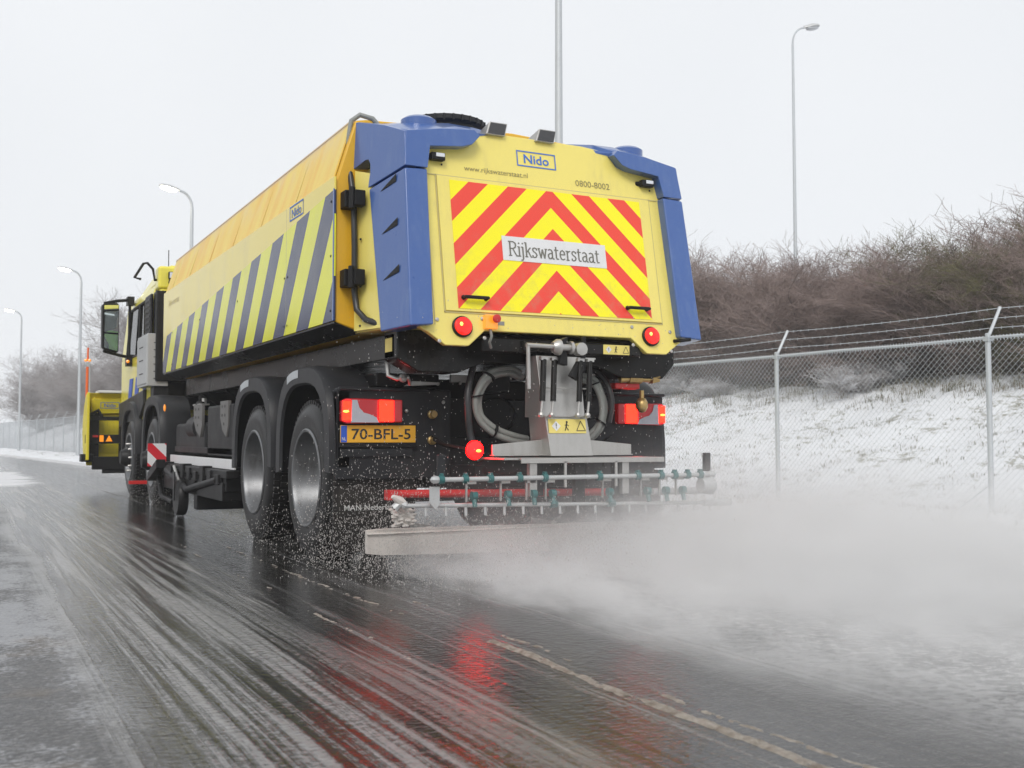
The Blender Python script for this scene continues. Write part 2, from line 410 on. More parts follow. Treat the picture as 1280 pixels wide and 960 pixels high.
def snow_mat():
    m = NT('patchy_snow'); v = m.coord(); x, y, z = m.xyz(v)
    a = m.noise(v, 1.1, 5, .6); b = m.noise(m.mapping(v, (1, .7, 1.5)), 7.5, 6, .7); c = m.noise(v, 38, 4, .65)
    f = m.math('ADD', m.math('MULTIPLY', a, .55), m.math('ADD', m.math('MULTIPLY', b, .65), m.math('MULTIPLY', c, .30)))
    f = m.math('MAXIMUM', m.ramp(f, .80, .90), m.math('MULTIPLY', m.ramp(m.noise(v, 22, 5, .75), .60, .68), .75))
    col = m.mix(f, (.82, .835, .86), m.mix(c, (.20, .17, .12), (.30, .31, .24)))
    m.bsdf(col, .6); m.bump(m.math('ADD', m.math('MULTIPLY', b, .7), m.math('MULTIPLY', c, .4)), .6, .06); return m.m
M['snow'] = snow_mat()
mb = MB(); mb.add(vs, fs); g = build('ground', mb, 'snow', recalc=False, angle=180); tag(g, 'snow covered verge and bank beside the road', kind='structure')

def road_mat():
    m = NT('wet_slushy_asphalt'); v = m.coord(); x, y, z = m.xyz(v)
    wob = m.math('MULTIPLY', m.math('SUBTRACT', m.noise(m.mapping(v, (1, .25, 1)), 1.2, 3), .5), .5)
    X = m.math('ADD', x, wob)
    agg = m.noise(v, 130, 3, .7); mid = m.noise(v, 14, 5, .65); big = m.noise(v, .9, 5, .6)
    st1 = m.noise(m.mapping(v, (9, .28, 1)), 1.0, 6, .62)            # fine longitudinal streaks
    st2 = m.noise(m.mapping(v, (2.6, .10, 1), (7, 3, 0)), 1.0, 5, .6) # broad ones
    chop = m.noise(m.mapping(v, (.8, 1.15, 1), rot=(0, 0, .5)), 30, 4, .72)
    wet = m.ramp(X, -3.05, -2.75)                                    # 1 right of the sprayed line
    band = m.math('MULTIPLY', m.ramp(X, -3.1, -2.8), m.ramp(X, -1.75, -2.45))    # streaky strip beside the wheels
    fine = m.noise(m.mapping(v, (26, .42, 1), (3, 1, 0)), 1.0, 5, .62)
    fine2 = m.noise(m.mapping(v, (9, .22, 1), (1, 5, 0)), 1.0, 4, .6)
    # base asphalt: worn grey left, soaked dark on the right
    dry = m.mix(m.ramp(big, .35, .65), (.035, .035, .036), (.075, .075, .078))
    vo = m.n('ShaderNodeTexVoronoi'); m.l(v, vo.inputs['Vector']); vo.inputs['Scale'].default_value = 95
    chip = m.ramp(m.noise(v, 62, 4, .75), .50, .62)
    dry = m.mix(m.math('MULTIPLY', chip, .70), dry, (.20, .195, .19)); dry = m.mix(m.math('MULTIPLY', m.ramp(vo.outputs['Distance'], .32, .1), .5), dry, (.014, .014, .015))
    dry = m.mix(m.math('MULTIPLY', m.ramp(m.noise(v, 1.7, 4, .5), .60, .68), .5), dry, (.13, .105, .08))
    soak = m.mix(m.ramp(mid, .35, .7), (.010, .010, .010), (.030, .029, .026))
    c = m.mix(wet, dry, soak)
    # frost film in patches on the untreated left
    pf = m.ramp(m.math('ADD', m.math('MULTIPLY', m.noise(m.mapping(v, (1, .6, 1)), 1.5, 6, .7), .72), m.math('MULTIPLY', m.noise(v, 48, 3, .7), .32)), .48, .57)
    fr = m.math('MULTIPLY', pf, m.math('SUBTRACT', 1., wet))
    c = m.mix(m.math('MULTIPLY', fr, .42), c, (.52, .53, .56))
    # slush streaks
    sf = m.math('ADD', m.math('MULTIPLY', fine, .50), m.math('ADD', m.math('MULTIPLY', fine2, .34), m.math('MULTIPLY', m.noise(v, 42, 4, .75), .22)))
    s_band = m.math('MULTIPLY', m.ramp(sf, .485, .585), band)
    s_wet = m.math('MULTIPLY', m.ramp(sf, .54, .61), m.math('MULTIPLY', m.ramp(st2, .40, .60), m.math('MULTIPLY', wet, m.ramp(X, .2, -1.2))))
    slush = m.math('MAXIMUM', m.math('MULTIPLY', s_wet, .55), m.math('MULTIPLY', s_band, .62))
    # greyer slush film right of the truck, pale sky reflection painted in
    rightm = m.ramp(X, -1.15, -.3)
    film = m.math('MULTIPLY', m.ramp(m.math('ADD', m.math('MULTIPLY', chop, .5), m.math('MULTIPLY', mid, .5)), .38, .56), rightm)
    slush = m.math('MAXIMUM', slush, m.math('MULTIPLY', film, .85))
    c = m.mix(slush, c, m.mix(chop, (.20, .19, .18), (.56, .56, .57)))
    # soft pale slush line left of the truck's track
    ln = m.math('MULTIPLY', m.ramp(m.math('ABSOLUTE', m.math('ADD', X, 2.02)), .10, .0), m.ramp(m.noise(m.mapping(v, (12, .5, 1)), 1.3, 6, .7), .42, .62))
    c = m.mix(m.math('MULTIPLY', ln, .55), c, (.42, .41, .40)); slush = m.math('MAXIMUM', slush, m.math('MULTIPLY', ln, .5))
    # snow patches: far left of the road ahead, and along the right edge
    far = m.math('MULTIPLY', m.ramp(y, 11.5, 13.5), m.ramp(y, 23, 20)); far = m.math('MULTIPLY', far, m.ramp(x, -1.2, -2.6))
    fsn = m.ramp(m.math('ADD', m.math('MULTIPLY', far, .55), m.math('MULTIPLY', m.noise(m.mapping(v, (.35, 1, 1)), 1.6, 6, .65), .75)), .70, .86)
    le = m.math('MULTIPLY', m.math('MULTIPLY', m.ramp(x, -3.6, -4.6), m.ramp(y, 6, 12)), .45)
    le = m.ramp(m.math('ADD', le, m.math('MULTIPLY', m.noise(m.mapping(v, (.5, .8, 1)), 1.1, 6, .65), .8)), .74, .9)
    edge = m.math('ADD', x, m.math('MULTIPLY', y, .085))             # = 2.655 at the right edge
    esn = m.ramp(m.math('ADD', m.math('MULTIPLY', m.ramp(edge, .9, 2.7), .62), m.math('MULTIPLY', m.noise(m.mapping(v, (1.6, .5, 1)), 2.2, 6, .7), .7)), .58, .85)
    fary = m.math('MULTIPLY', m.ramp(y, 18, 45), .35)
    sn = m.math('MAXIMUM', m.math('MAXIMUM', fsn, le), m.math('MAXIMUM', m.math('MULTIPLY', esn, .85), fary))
    sn = m.math('MULTIPLY', sn, m.math('ADD', .75, m.math('MULTIPLY', chop, .4)), clamp=True)
    c = m.mix(sn, c, (.62, .62, .63))
    rr = m.mixf(wet, m.math('ADD', .34, m.math('MULTIPLY', mid, .22)), m.math('ADD', .015, m.math('MULTIPLY', mid, .07)))
    rr = m.mixf(m.math('MAXIMUM', m.math('MULTIPLY', slush, .75), sn), rr, .42)
    m.bsdf(c, rr)
    m.b.inputs['Specular IOR Level'].default_value = .5
    h = m.math('ADD', m.math('MULTIPLY', m.noise(m.mapping(v, (.7, 1.3, 1), rot=(0, 0, .47)), 34, 2, .5), .60), m.math('ADD', m.math('MULTIPLY', chop, .35), m.math('MULTIPLY', m.math('MULTIPLY', st1, .6), wet)))
    h = m.math('ADD', h, m.math('MULTIPLY', m.math('MULTIPLY', agg, .22), m.math('SUBTRACT', 1., m.math('MULTIPLY', wet, .8)))); h = m.math('ADD', h, m.math('MULTIPLY', slush, .35))
    h = m.math('ADD', h, m.math('MULTIPLY', m.math('MULTIPLY', fine, .5), wet)); m.bump(h, 1.0, .018); bp = [n for n in m.t.nodes if n.type == 'BUMP'][-1]; wn = m.math('MULTIPLY', wet, m.math('SUBTRACT', 1., m.math('MINIMUM', slush, 1.)))
    m.l(m.mixf(wn, .70, .26), bp.inputs['Strength']); return m.m
M['road'] = road_mat()
vs = []; fs = []
yy = axis((-110, -12, 14), (-12, 60, 1.5), (60, 320, 20)); 
for Y in yy:
    for X in (-260, -40, -12, -4, 0): vs.append((X, Y, .004))
    vs.append((Xr(Y)+.45, Y, .004))
for j in range(len(yy)-1):
    for i in range(5): fs.append((j*6+i, j*6+i+1, (j+1)*6+i+1, (j+1)*6+i))
mb = MB(); mb.add(vs, fs); o = build('road', mb, 'road', recalc=False); tag(o, 'wet slushy grey asphalt road with tyre tracks', kind='structure')

# lumpy slush ridges left by the wheels
def slush_mat():
    m = NT('brown_slush'); v = m.coord(); a = m.noise(v, 26, 5, .7)
    m.bsdf(m.mix(m.ramp(a, .3, .7), (.15, .12, .09), (.38, .34, .29)), .4); m.bump(m.noise(v, 90, 4, .7), .8, .012); return m.m
M['slush'] = slush_mat()
def ridge(x0, y0, y1, wd, hgt, bias, seed):
    """low lumpy mound: a fine strip whose edges dip under the road, so its outline breaks up"""
    mb = MB(); nx = 15; vs = []; fs = []; y = y0; rows = 0
    while y < y1:
        cx = x0+.05*fbm(y*.9, seed, 1)+.012*fbm(y*6, seed, 2)
        env = bias+.55*fbm(y*1.3, seed*3.1, 2)+.35*fbm(y*5.5, seed, 5)
        for i in range(nx):
            u = (i/(nx-1)-.5)*2; x = cx+u*wd
            h = hgt*(1-u*u)*(env+.55*fbm(x*28, y*20, seed)+.25*fbm(x*80, y*60, seed))
            vs.append((x, y, .004+max(-.003, min(h, hgt*1.3)-.0015)))
        rows += 1; y += .011
    for r in range(rows-1):
        for i in range(nx-1): fs.append((r*nx+i, r*nx+i+1, (r+1)*nx+i+1, (r+1)*nx+i))
    mb.add(vs, fs); return mb
mb = MB()
for a in ((-1.50, -5.8, -2.7, .026, .013, .42, 1), (-1.40, -4.6, -1.6, .018, .008, .0, 2), (-1.60, -2.6, 3.0, .018, .008, .05, 3), (-1.9, -3.5, 2, .014, .007, -.05, 4)):
    q = ridge(*a); mb.add(q.v, q.f)
o = build('slush', mb, 'slush', recalc=False); tag(o, 'brown ridges of slush pushed up along the wheel track', kind='stuff', cat='slush')

# dry grass poking through the snow
def grass_mat():
    m = NT('dry_grass'); v = m.coord(); m.bsdf(m.mix(m.ramp(m.noise(v, 3, 3), .35, .65), (.22, .19, .14), (.12, .12, .08)), .8); return m.m
M['grass'] = grass_mat()
mb = MB(); vs = []; fs = []
for k in range(11000):
    Y = R.uniform(-4, 18) if k < 9800 else R.uniform(20, 60)
    d = R.choice((R.uniform(-2.2, 0), R.uniform(-1, 7), R.uniform(2, 8), R.uniform(.5, 6), R.uniform(4.2, 7.5)))
    X = Xf(Y)+d
    if fbm(X*1.4, Y*1.4, 11) < .0 and R.random() < .8: continue
    z = terrain(X, Y); nb = R.randint(3, 8); big = R.uniform(.5, 1.3)*(1.5 if d > 4 else .5)
    for b in range(nb):
        a = R.uniform(0, 2*pi); L = R.uniform(.03, .13)*big; x = X+R.gauss(0, .05); y = Y+R.gauss(0, .05); t = R.uniform(.3, 1.1)
        wx, wy = -sin(a)*.0035, cos(a)*.0035
        p1 = (x+cos(a)*L*.35*t, y+sin(a)*L*.35*t, z+L*.6); p2 = (x+cos(a)*L*t, y+sin(a)*L*t, z+L*(.95-.3*t)); i = len(vs)
        vs += [(x-wx, y-wy, z-.01), (x+wx, y+wy, z-.01), (p1[0]+wx, p1[1]+wy, p1[2]), (p1[0]-wx, p1[1]-wy, p1[2]), p2]
        fs += [(i, i+1, i+2, i+3), (i+3, i+2, i+4)]
mb.add(vs, fs); o = build('grass', mb, 'grass', recalc=False, smooth=False); tag(o, 'dry grass tufts poking through the snow on the bank', 'grass', kind='stuff')

# ------------------------------------------------------------------ fence
fence = empty('chain_link_fence', (Xf(0), 0, 0), 'galvanised chain link fence topped by three barbed wires along the snowy bank', 'fence')
FH = 1.76; FY0, FY1 = -7.68, 95.
def fz(Y): return terrain(Xf(Y), Y)*.0
mb = MB(); pitch = .066; Lf = FY1-FY0
nrm = Vector((1, .085, 0)).normalized()
def fp(Y, z, o=0.): return (Xf(Y)+o, Y, z)
vs = []; fs = []
def wire(a, b, r, o):
    i = len(vs)
    for P in (a, b):
        x, y, z = fp(P[0], P[1], o); vs.extend([(x+r, y, z), (x-r*.5, y+r*.6, z+r*.6), (x-r*.5, y-r*.6, z-r*.6)])
    fs.extend([(i, i+1, i+4, i+3), (i+1, i+2, i+5, i+4), (i+2, i, i+3, i+5)])
k = FY0-FH
while k < FY1:
    for sgn, o in ((1, .002), (-1, -.002)):
        a = (k, .03) if sgn > 0 else (k+FH, .03); b = (k+FH, FH-.02) if sgn > 0 else (k, FH-.02)
        # clip to the fence run
        lo, hi = (a, b) if a[0] < b[0] else (b, a)
        if hi[0] <= FY0 or lo[0] >= FY1: continue
        def at(yv): t = (yv-lo[0])/(hi[0]-lo[0]); return (yv, lo[1]+(hi[1]-lo[1])*t)
        if lo[0] < FY0: lo = at(FY0)
        if hi[0] > FY1: hi = at(FY1)
        wire(lo, hi, .0023 if k < 30 else .0026, o)
    k += pitch
mb.add(vs, fs); build('wire_mesh', mb, 'galv', fence, recalc=False, smooth=False)
mb = MB()
for zz, r, n_ in ((FH, .019, 8),):
    y = FY0
    while y < FY1-.1:
        mb.tube([fp(y, zz+.004*sin(y*3)), fp(min(FY1, y+.92), zz+.004*sin((y+.92)*3))], r*.8, 6); y += .92
# twisted wire ends along the rail
y = FY0
while y < 26:
    mb.tube([fp(y, FH-.028, -.012), fp(y+.022, FH+.024, .006)], .0045, 4, cap=False); y += .036
build('top_rail', mb, 'galv', fence)
ny = int(Lf/2.76)
for i in range(ny+1):
    Y = .6+2.76*(i-3); x, y, _ = fp(Y, 0)
    mb = MB(); mb.cyl((x, y, -.1), (x, y, FH+.04), .026, 10); mb.tube([(x, y, FH), (x+.16, y-.02, FH+.31)], .016, 6)
    mb.ball((x, y, FH+.04), .028, n=8, sc=(1, 1, .4)); mb.box(x-.035, x+.035, y-.03, y+.03, FH-.03, FH+.01)
    for zz in (.5, 1.1): mb.lathe((x, y, zz), (0, 0, 1), [(-.012, .029), (.012, .029)], 8)
    build('fence_post', mb, 'galv', fence)
for (ox, oz) in ((.16, .30), (.105, .20), (.05, .10)):
    mb = MB(); y = FY0
    while y < FY1-1:
        sg = lambda yy_: -.02*(1-abs(((yy_-.6) % 2.76)/1.38-1)**2)
        mb.tube([fp(y, FH+oz+sg(y), ox), fp(y+.69, FH+oz+sg(y+.69), ox)], .0034, 4, cap=False)
        if y < 30:
            for q in range(6):
                yb = y+q*.115; zz = FH+oz+sg(yb)
                mb.tube([fp(yb, zz+.016, ox-.008), fp(yb+.01, zz-.016, ox+.008)], .0018, 3, cap=False)
                mb.tube([fp(yb+.012, zz+.012, ox+.012), fp(yb+.002, zz-.014, ox-.012)], .0018, 3, cap=False)
        y += .69
    build('barbed_wire', mb, 'galv', fence, recalc=False)
mb = MB(); x, y, _ = fp(.6, 0); mb.tube([(x, y, .35), (x-.05, y+.45, .02)], .006, 5); build('bracing_wire', mb, 'galv', fence)

# ------------------------------------------------------------------ street lamps
def lamp(x, y, h, az, lit, label, arm=.35, head=.55, r0=.085, r1=.045, base=0.0):
    t = empty('street_lamp', (x, y, base), label, 'street lamp', 'street lamps along the fence'); c, s = cos(az), sin(az)
    mb = MB(); mb.tube([(x, y, base-.1), (x, y, base+h*.12), (x, y, base+h*.13), (x, y, base+h-.5)], [r0, r0, r0*.8, r1], 12); build('pole', mb, 'galv', t)
    mb = MB(); pts = []
    for k in range(9):
        a = pi/2*k/8; pts.append((x+c*arm*(1-cos(a)), y+s*arm*(1-cos(a)), base+h-.5+.42*sin(a)))
    mb.tube(pts, r1*.8, 8); build('arm', mb, 'galv', t)
    e = Vector(pts[-1]); d_ = Vector((c, s, .14)).normalized(); sd = Vector((-s, c, 0)); up = Vector((0, 0, 1))
    mb = MB(); prof = [(0, .04, .05), (.12, .07, .07), (head*.5, .12, .085), (head*.9, .10, .06), (head, .04, .02)]
    rings = []
    for (l_, w_, h_) in prof: rings.append([tuple(e+d_*l_+sd*w_*cos(a)+up*(h_*max(0, sin(a))+.008*sin(a))) for a in [2*pi*k/12 for k in range(12)]])
    V = sum(rings, []); F = [(i*12+k, i*12+(k+1) % 12, (i+1)*12+(k+1) % 12, (i+1)*12+k) for i in range(4) for k in range(12)]+[tuple(range(11, -1, -1)), tuple(range(48, 60))]
    mb.add(V, F); hd = build('lamp_head', mb, 'alu', t)
    mb = MB(); cc = e+d_*head*.55-up*.012; rings = []
    V = [tuple(cc)]
    mb.ball((0, 0, 0), 1, n=12); mb.v = [tuple(cc+d_*p[0]*head*.42+sd*p[1]*.10+up*(p[2]*.06-.018)) for p in mb.v]
    build('lamp_glass', mb, 'lit_lamp' if lit else 'unlit_lamp', hd); return t
W = pi+.15
lamp(.96, 39.7, 7.55, W, True, 'lit street lamp with slim grey pole just left of the truck cab')
lamp(-.27, 59.4, 7.9, W, True, 'farthest lit street lamp, smallest of the row, at the left edge of the road')
lamp(2.2, 23.3, 7.55, W, True, 'lit street lamp whose pole rises behind the yellow hopper and cab')
lamp(3.98, 6.3, 8.2, W, False, 'nearest grey lamp post rising behind the rear of the truck beyond the frame')
lamp(15.4, 14.2, 9.35, -.35, False, 'unlit lamp post standing alone behind the bare thicket, its head turned right', base=2.0, r0=.065, r1=.03, arm=.3, head=.42)

# ------------------------------------------------------------------ bare shrubs
def twig_mat(name, a, b):
    m = NT(name); v = m.coord(); x, y, z = m.xyz(v)
    m.bsdf(m.mix(m.ramp(m.noise(v, 2.5, 3), .3, .7), a, b), .8); return m.m
M['twig'] = twig_mat('bare_twigs', (.19, .140, .122), (.29, .225, .205))
M['trunkwood'] = twig_mat('dark_stems', (.07, .055, .045), (.11, .09, .07))
M['lichen'] = twig_mat('mossy_twigs', (.15, .14, .06), (.10, .085, .06))
M['frost'] = twig_mat('frosted_twigs', (.30, .27, .26), (.68, .68, .70))
def grow(seed, H, nst, spread, depth=4, th=.03, fine=.0032):
    r = random.Random(seed); stem = MB(); tw = MB()
    def seg(mb, a, b, ra, rb):
        d_ = (b-a); u, w_ = mb.frame(d_); i = len(mb.v)
        for P, q in ((a, ra), (b, rb)):
            for k in range(3): an = 2*pi*k/3; mb.v.append(tuple(P+(u*cos(an)+w_*sin(an))*q))
        mb.f += [(i, i+1, i+4, i+3), (i+1, i+2, i+5, i+4), (i+2, i, i+3, i+5)]; mb.mi += [0]*3
    def br(p, d_, L, rad, lv):
        n_ = 4 if lv < 3 else 3; q = p
        for k in range(n_):
            d_ = (d_+Vector((r.gauss(0, .17), r.gauss(0, .17), r.gauss(.05, .12)))).normalized()
            q2 = q+d_*(L/n_); r2 = max(fine*.7, rad*(1-.6*(k+1)/n_))
            seg(stem if lv < 2 else tw, q, q2, max(fine, rad*(1-.6*k/n_)), r2)
            if lv < depth:
                nb = 2 if lv < 3 else r.choice((1, 2, 2))
                for _ in range(nb):
                    e = Vector((r.gauss(0, 1), r.gauss(0, 1), r.gauss(.2, .6))).normalized()
                    br(q+(q2-q)*r.random(), (d_*.75+e*.75).normalized(), L*r.uniform(.42, .68), max(fine, rad*.45), lv+1)
            q = q2
    for s_ in range(nst):
        a = r.uniform(0, 2*pi); rr_ = r.uniform(0, spread*.35); t = r.uniform(.1, .55)
        br(Vector((cos(a)*rr_, sin(a)*rr_, -.1)), Vector((cos(a)*t, sin(a)*t, 1)).normalized(), H*r.uniform(.6, .85), th*r.uniform(.5, 1), 0)
    return stem, tw
protos = []
for k in range(4):
    st, tw = grow(20+k, 3.2, 8, 2.2, 4 if True else 3)
    t = empty('bare_shrub', (0, 0, 0), 'bare reddish brown shrub in the dense thicket on top of the snowy bank', 'shrub', 'bare shrubs of the thicket on the bank')
    build('stems', st, 'trunkwood', t, recalc=False, smooth=False); build('twigs', tw, 'twig', t, recalc=False, smooth=False); protos.append(t)
NS = 0
def shrub(x, y, s, sz, rz, pale=False):
    global NS
    i = NS % 4; o = protos[i] if NS < 4 else copy_tree(protos[i]); NS += 1
    o.location = (x, y, terrain(x, y)-.05); o.scale = (s, s, sz); o.rotation_euler = (0, 0, rz); return o
for row, (d0, st) in enumerate(((6.4, 1.25), (7.9, 1.3), (9.6, 1.6))):
    y = -1.0+row*.7
    while y < 24:
        s = R.uniform(.78, 1.12); shrub(Xf(y)+d0+R.uniform(-.5, .5), y, s, s*R.uniform(.85, 1.0)*(.66 if y < 7 else .78)*(.95+.06*sin(y*.5)), R.uniform(0, 6.3)); y += st*R.uniform(.8, 1.25)
o = shrub(Xf(4.2)+5.6, 4.2, .85, .66, 1.0)
o['label'] = 'greenish moss grown shrub leaning over the bank at the right edge'; del o['group']
for ch in o.children: ch.data = ch.data.copy(); ch.data.materials[0] = M['lichen']
far = []
M['fartwig'] = twig_mat('hazed_grey_twigs', (.24, .21, .20), (.36, .34, .34))  # lighter grey paints in distance haze that the thin haze volume leaves out
fardata = {}
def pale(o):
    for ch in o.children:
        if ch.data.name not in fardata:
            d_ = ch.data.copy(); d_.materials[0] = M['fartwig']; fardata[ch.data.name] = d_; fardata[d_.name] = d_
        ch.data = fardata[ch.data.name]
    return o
for row, d0 in enumerate((5.5, 9.)):
    y = 27+row*2
    while y < 62:
        s = R.uniform(1.3, 1.75); z_ = s*R.uniform(.7, .95)*(1 if y < 54 else .75); q = pale(shrub(Xf(y)+d0+R.uniform(-1, 1), y, s*1.15, z_, R.uniform(0, 6.3)))
        q['label'] = 'grey bare bush in the misty row behind the far end of the fence'; q['group'] = 'misty bushes beyond the far fence'; y += R.uniform(2.6, 4.)
for (y, d0, s) in ((70, 9, 1.1), (76, 12, 1.3), (84, 8, 1.2), (90, 12, 1.5)):
    q = pale(shrub(Xf(y)+d0-4, y, s*1.5, s, R.uniform(0, 6))); q['label'] = 'faint low bush in the haze past the end of the bush row'; q['group'] = 'faint low bushes in the haze'
# trees across the road, out of frame on the left; they show only as a dark reflection in the truck's side
for (y, x, s) in ((26, -9, 1.2), (33, -11, 1.4), (40, -10, 1.5), (47, -13, 1.6), (54, -11, 1.5), (62, -13, 1.7), (37, -14, 1.6), (58, -16, 1.5)):
    q = shrub(x, y, s, s, R.uniform(0, 6)); q['label'] = 'bare tree standing across the road opposite the fence'; q['group'] = 'bare trees across the road'
# low frosted brush at the foot of the thicket
st, tw = grow(77, 1.15, 9, 1.6, 3, .012, .0045)
fr0 = empty('frosted_shrub', (0, 0, 0), 'low snow dusted shrub on the upper bank in front of the thicket', 'shrub', 'low snow dusted shrubs on the bank')
build('stems', st, 'frost', fr0, recalc=False, smooth=False); build('twigs', tw, 'frost', fr0, recalc=False, smooth=False)
for k in range(7):
    o = fr0 if k == 0 else copy_tree(fr0)
    y = R.uniform(1.5, 18); x = Xf(y)+R.uniform(3.4, 5.6)
    o.location = (x, y, terrain(x, y)-.03); s = R.uniform(.4, .7); o.scale = (s*1.2, s*1.2, s*.55); o.rotation_euler = (0, 0, R.uniform(0, 6.3))

# ================================================================== the truck
T = empty('gritter_truck', (0, TY, 0), 'yellow and blue gritting truck with striped side and red and yellow chevrons on its tail', 'truck')
# rear face helper: the tail leans forward going up
def RY(z): return -.675+.18*(z-1.36)
def RF(x, z, off=0.): return (x, RY(z)-off, z-off*.18)
RUP = (0, .18, 1); RX = (1, 0, 0)

# ---- chassis
mb = MB()
for s in (-1, 1): mb.box(s*.42-.045, s*.42+.045, .15, 9.6, .78, 1.06)
for y in (.3, 1.3, 2.8, 4.2, 5.6, 7.4, 9.2): mb.box(-.40, .40, y-.06, y+.06, .82, 1.0)
mb.box(-.90, .90, .12, .22, .62, 1.06); mb.box(-.5, .5, .02, .12, .55, .8)
for y in (.60, 2.04, 7.1, 9.0): mb.cyl((-.95, y, .53), (.95, y, .53), .085, 14); mb.ball((0, y, .53), .2, n=14)
build('chassis_frame', mb, 'black', T, .008)
# long sub-frame beams beside the hopper and cross member under the tail
mb = MB()
for s in (-1, 1):
    mb.prism([(s*1.00, -.36, 1.285), (s*1.00, 6.35, 1.285), (s*1.00, 6.35, 1.47), (s*1.00, -.36, 1.44)], (-s*.14, 0, 0))
mb.box(-.86, .86, -.30, 6.3, 1.30, 1.34)
build('subframe', mb, 'blackgloss', T, .006)
mb = MB()
mb.prism([(-1.00, -.40, 1.28), (-.86, -.42, 1.20), (-.60, -.42, 1.20), (-.42, -.42, 1.27), (.42, -.42, 1.27), (.62, -.42, 1.20), (.95, -.42, 1.20), (1.06, -.40, 1.30), (1.06, -.40, 1.46), (-1.00, -.40, 1.46)], (0, .22, 0))
mb.box(-.52, .52, -.60, -.40, 1.325, 1.415); mb.box(-.25, .62, -.64, -.6, 1.33, 1.40)
build('rear_crossmember', mb, 'blackgloss', T, .012)
for y in (1.9, 3.1, 4.4, 5.6): mb = MB(); mb.prism([(-.98, y, 1.28), (-.6, y, 1.28), (-.5, y, 1.05), (-.6, y, 1.02)], (0, .05, 0)); build('outrigger_bracket', mb, 'black', T, .004)

# ---- hopper
mb = MB()
A = [(-1.12, 0, 1.478), (-1.262, 0, 1.525), (-1.262, 0, 2.425), (-1.135, 0, 2.835), (-1.06, 0, 2.85), (0, 0, 2.90), (1.06, 0, 2.85), (1.135, 0, 2.835), (1.262, 0, 2.425), (1.262, 0, 1.525), (1.12, 0, 1.478)]
B = [(p[0], 6.28, p[2]) for p in A]
mb.loft(A, B); build('hopper', mb, 'yellow_deep', T, .012)
mb = MB()
for s in (-1, 1):
    mb.prism([(s*1.264, .05, 2.430), (s*1.264, 6.24, 2.430), (s*1.142, 6.24, 2.826), (s*1.142, .05, 2.826)], (s*.010, 0, .003))
    y = .9
    while y < 6.2:
        mb.prism([(s*1.2735, y, 2.44), (s*1.2735, y+.012, 2.44), (s*1.1525, y+.012, 2.822), (s*1.1525, y, 2.822)], (s*.002, 0, .001)); y += .98
    mb.tube([(s*1.14, .03, 2.835), (s*1.14, 6.26, 2.835)], .016, 8)
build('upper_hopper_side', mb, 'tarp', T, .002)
for s in (-1, 1):
    mb = MB(s); mb.box(-1.280, -1.266, -.02, 6.28, 1.532, 2.452)
    p = build('side_panel', mb, 'stripe', T, .003)
    tag(p, 'pale yellow side panel with slanting dark blue and lime stripes')
    mb = MB(s); mb.box(-1.283, -1.2795, -.022, -.004, 1.535, 2.374); build('edge_strip', mb, 'blue', p)
    mb = MB(s)
    for y in (.04, 1.05, 1.13, 2.6, 4.2, 5.7):
        for z in (1.6, 1.95, 2.3): 
            if z < 2.366-.07*y: mb.ball((-1.281, y, z), .009, n=8, sc=(.4, 1, 1))
    build('rivet', mb, 'black', p)
    xd = (0, -s*1, 0) if False else ((0, -1, 0) if s == 1 else (0, 1, 0))
    text('Nido', (-s*1.2825, .83, 2.388), xd, (0, 0, 1), .235, .062, 'btext', p, .012)
    logo_frame((-s*1.2825, .83, 2.392), xd, (0, 0, 1), .34, .105, .010, 'btext', p)
    text('Rijkswaterstaat', (-s*1.2825, 5.62, 2.285), xd, (0, 0, 1), .62, .085, 'ftext', p, -.004)
mb = MB()
for s in (-1, 1): mb.prism([(s*1.272, -.01, 1.530), (s*1.272, 6.28, 1.530), (s*1.10, 6.28, 1.468), (s*1.10, -.01, 1.468)], (0, 0, -.012))
build('lower_sill', mb, 'blackgloss', T, .004)

# ---- tail housing (pale yellow)
mb = MB()
rear = [(-.96, 1.45), (-.905, 1.42), (-.80, 1.347), (-.645, 1.347), (-.530, 1.445), (.530, 1.445), (.645, 1.347), (.80, 1.347), (.905, 1.42), (.96, 1.45), (.92, 2.42), (.88, 2.62), (.60, 2.715), (.30, 2.742), (-.30, 2.742), (-.60, 2.715), (-.88, 2.62), (-.92, 2.42)]
mb.prism([RF(x, z) for x, z in rear], (0, .05, 0))
build('rear_panel', mb, 'yellow', T, .008)
mb = MB()
sec = [(-1.0, 1.46), (1.0, 1.46), (.95, 2.42), (.90, 2.60), (.60, 2.70), (-.60, 2.70), (-.90, 2.60), (-.95, 2.42)]
mb.loft([(x, RY(z)+.045, z) for x, z in sec], [(x*1.13, .02, min(2.80, z+.04) if z > 2 else z) for x, z in sec])
build('tail_housing', mb, 'yellow', T, .01)
for s in (-1, 1):   # slanted yellow flank seen between hopper and blue cover
    mb = MB(s); P = [(-1.145, -.02, 1.47), (-1.035, -.46, 1.47), (-1.015, -.30, 2.42), (-1.145, -.02, 2.5)]
    mb.prism(P, (.02, .01, 0)); f = build('flank_panel', mb, 'yellow', T, .003)
    mb = MB(s)
    for z in (1.5, 1.75, 2.05, 2.35): mb.ball((-1.128, -.09, z), .008, n=8)
    build('rivet', mb, 'black', f)
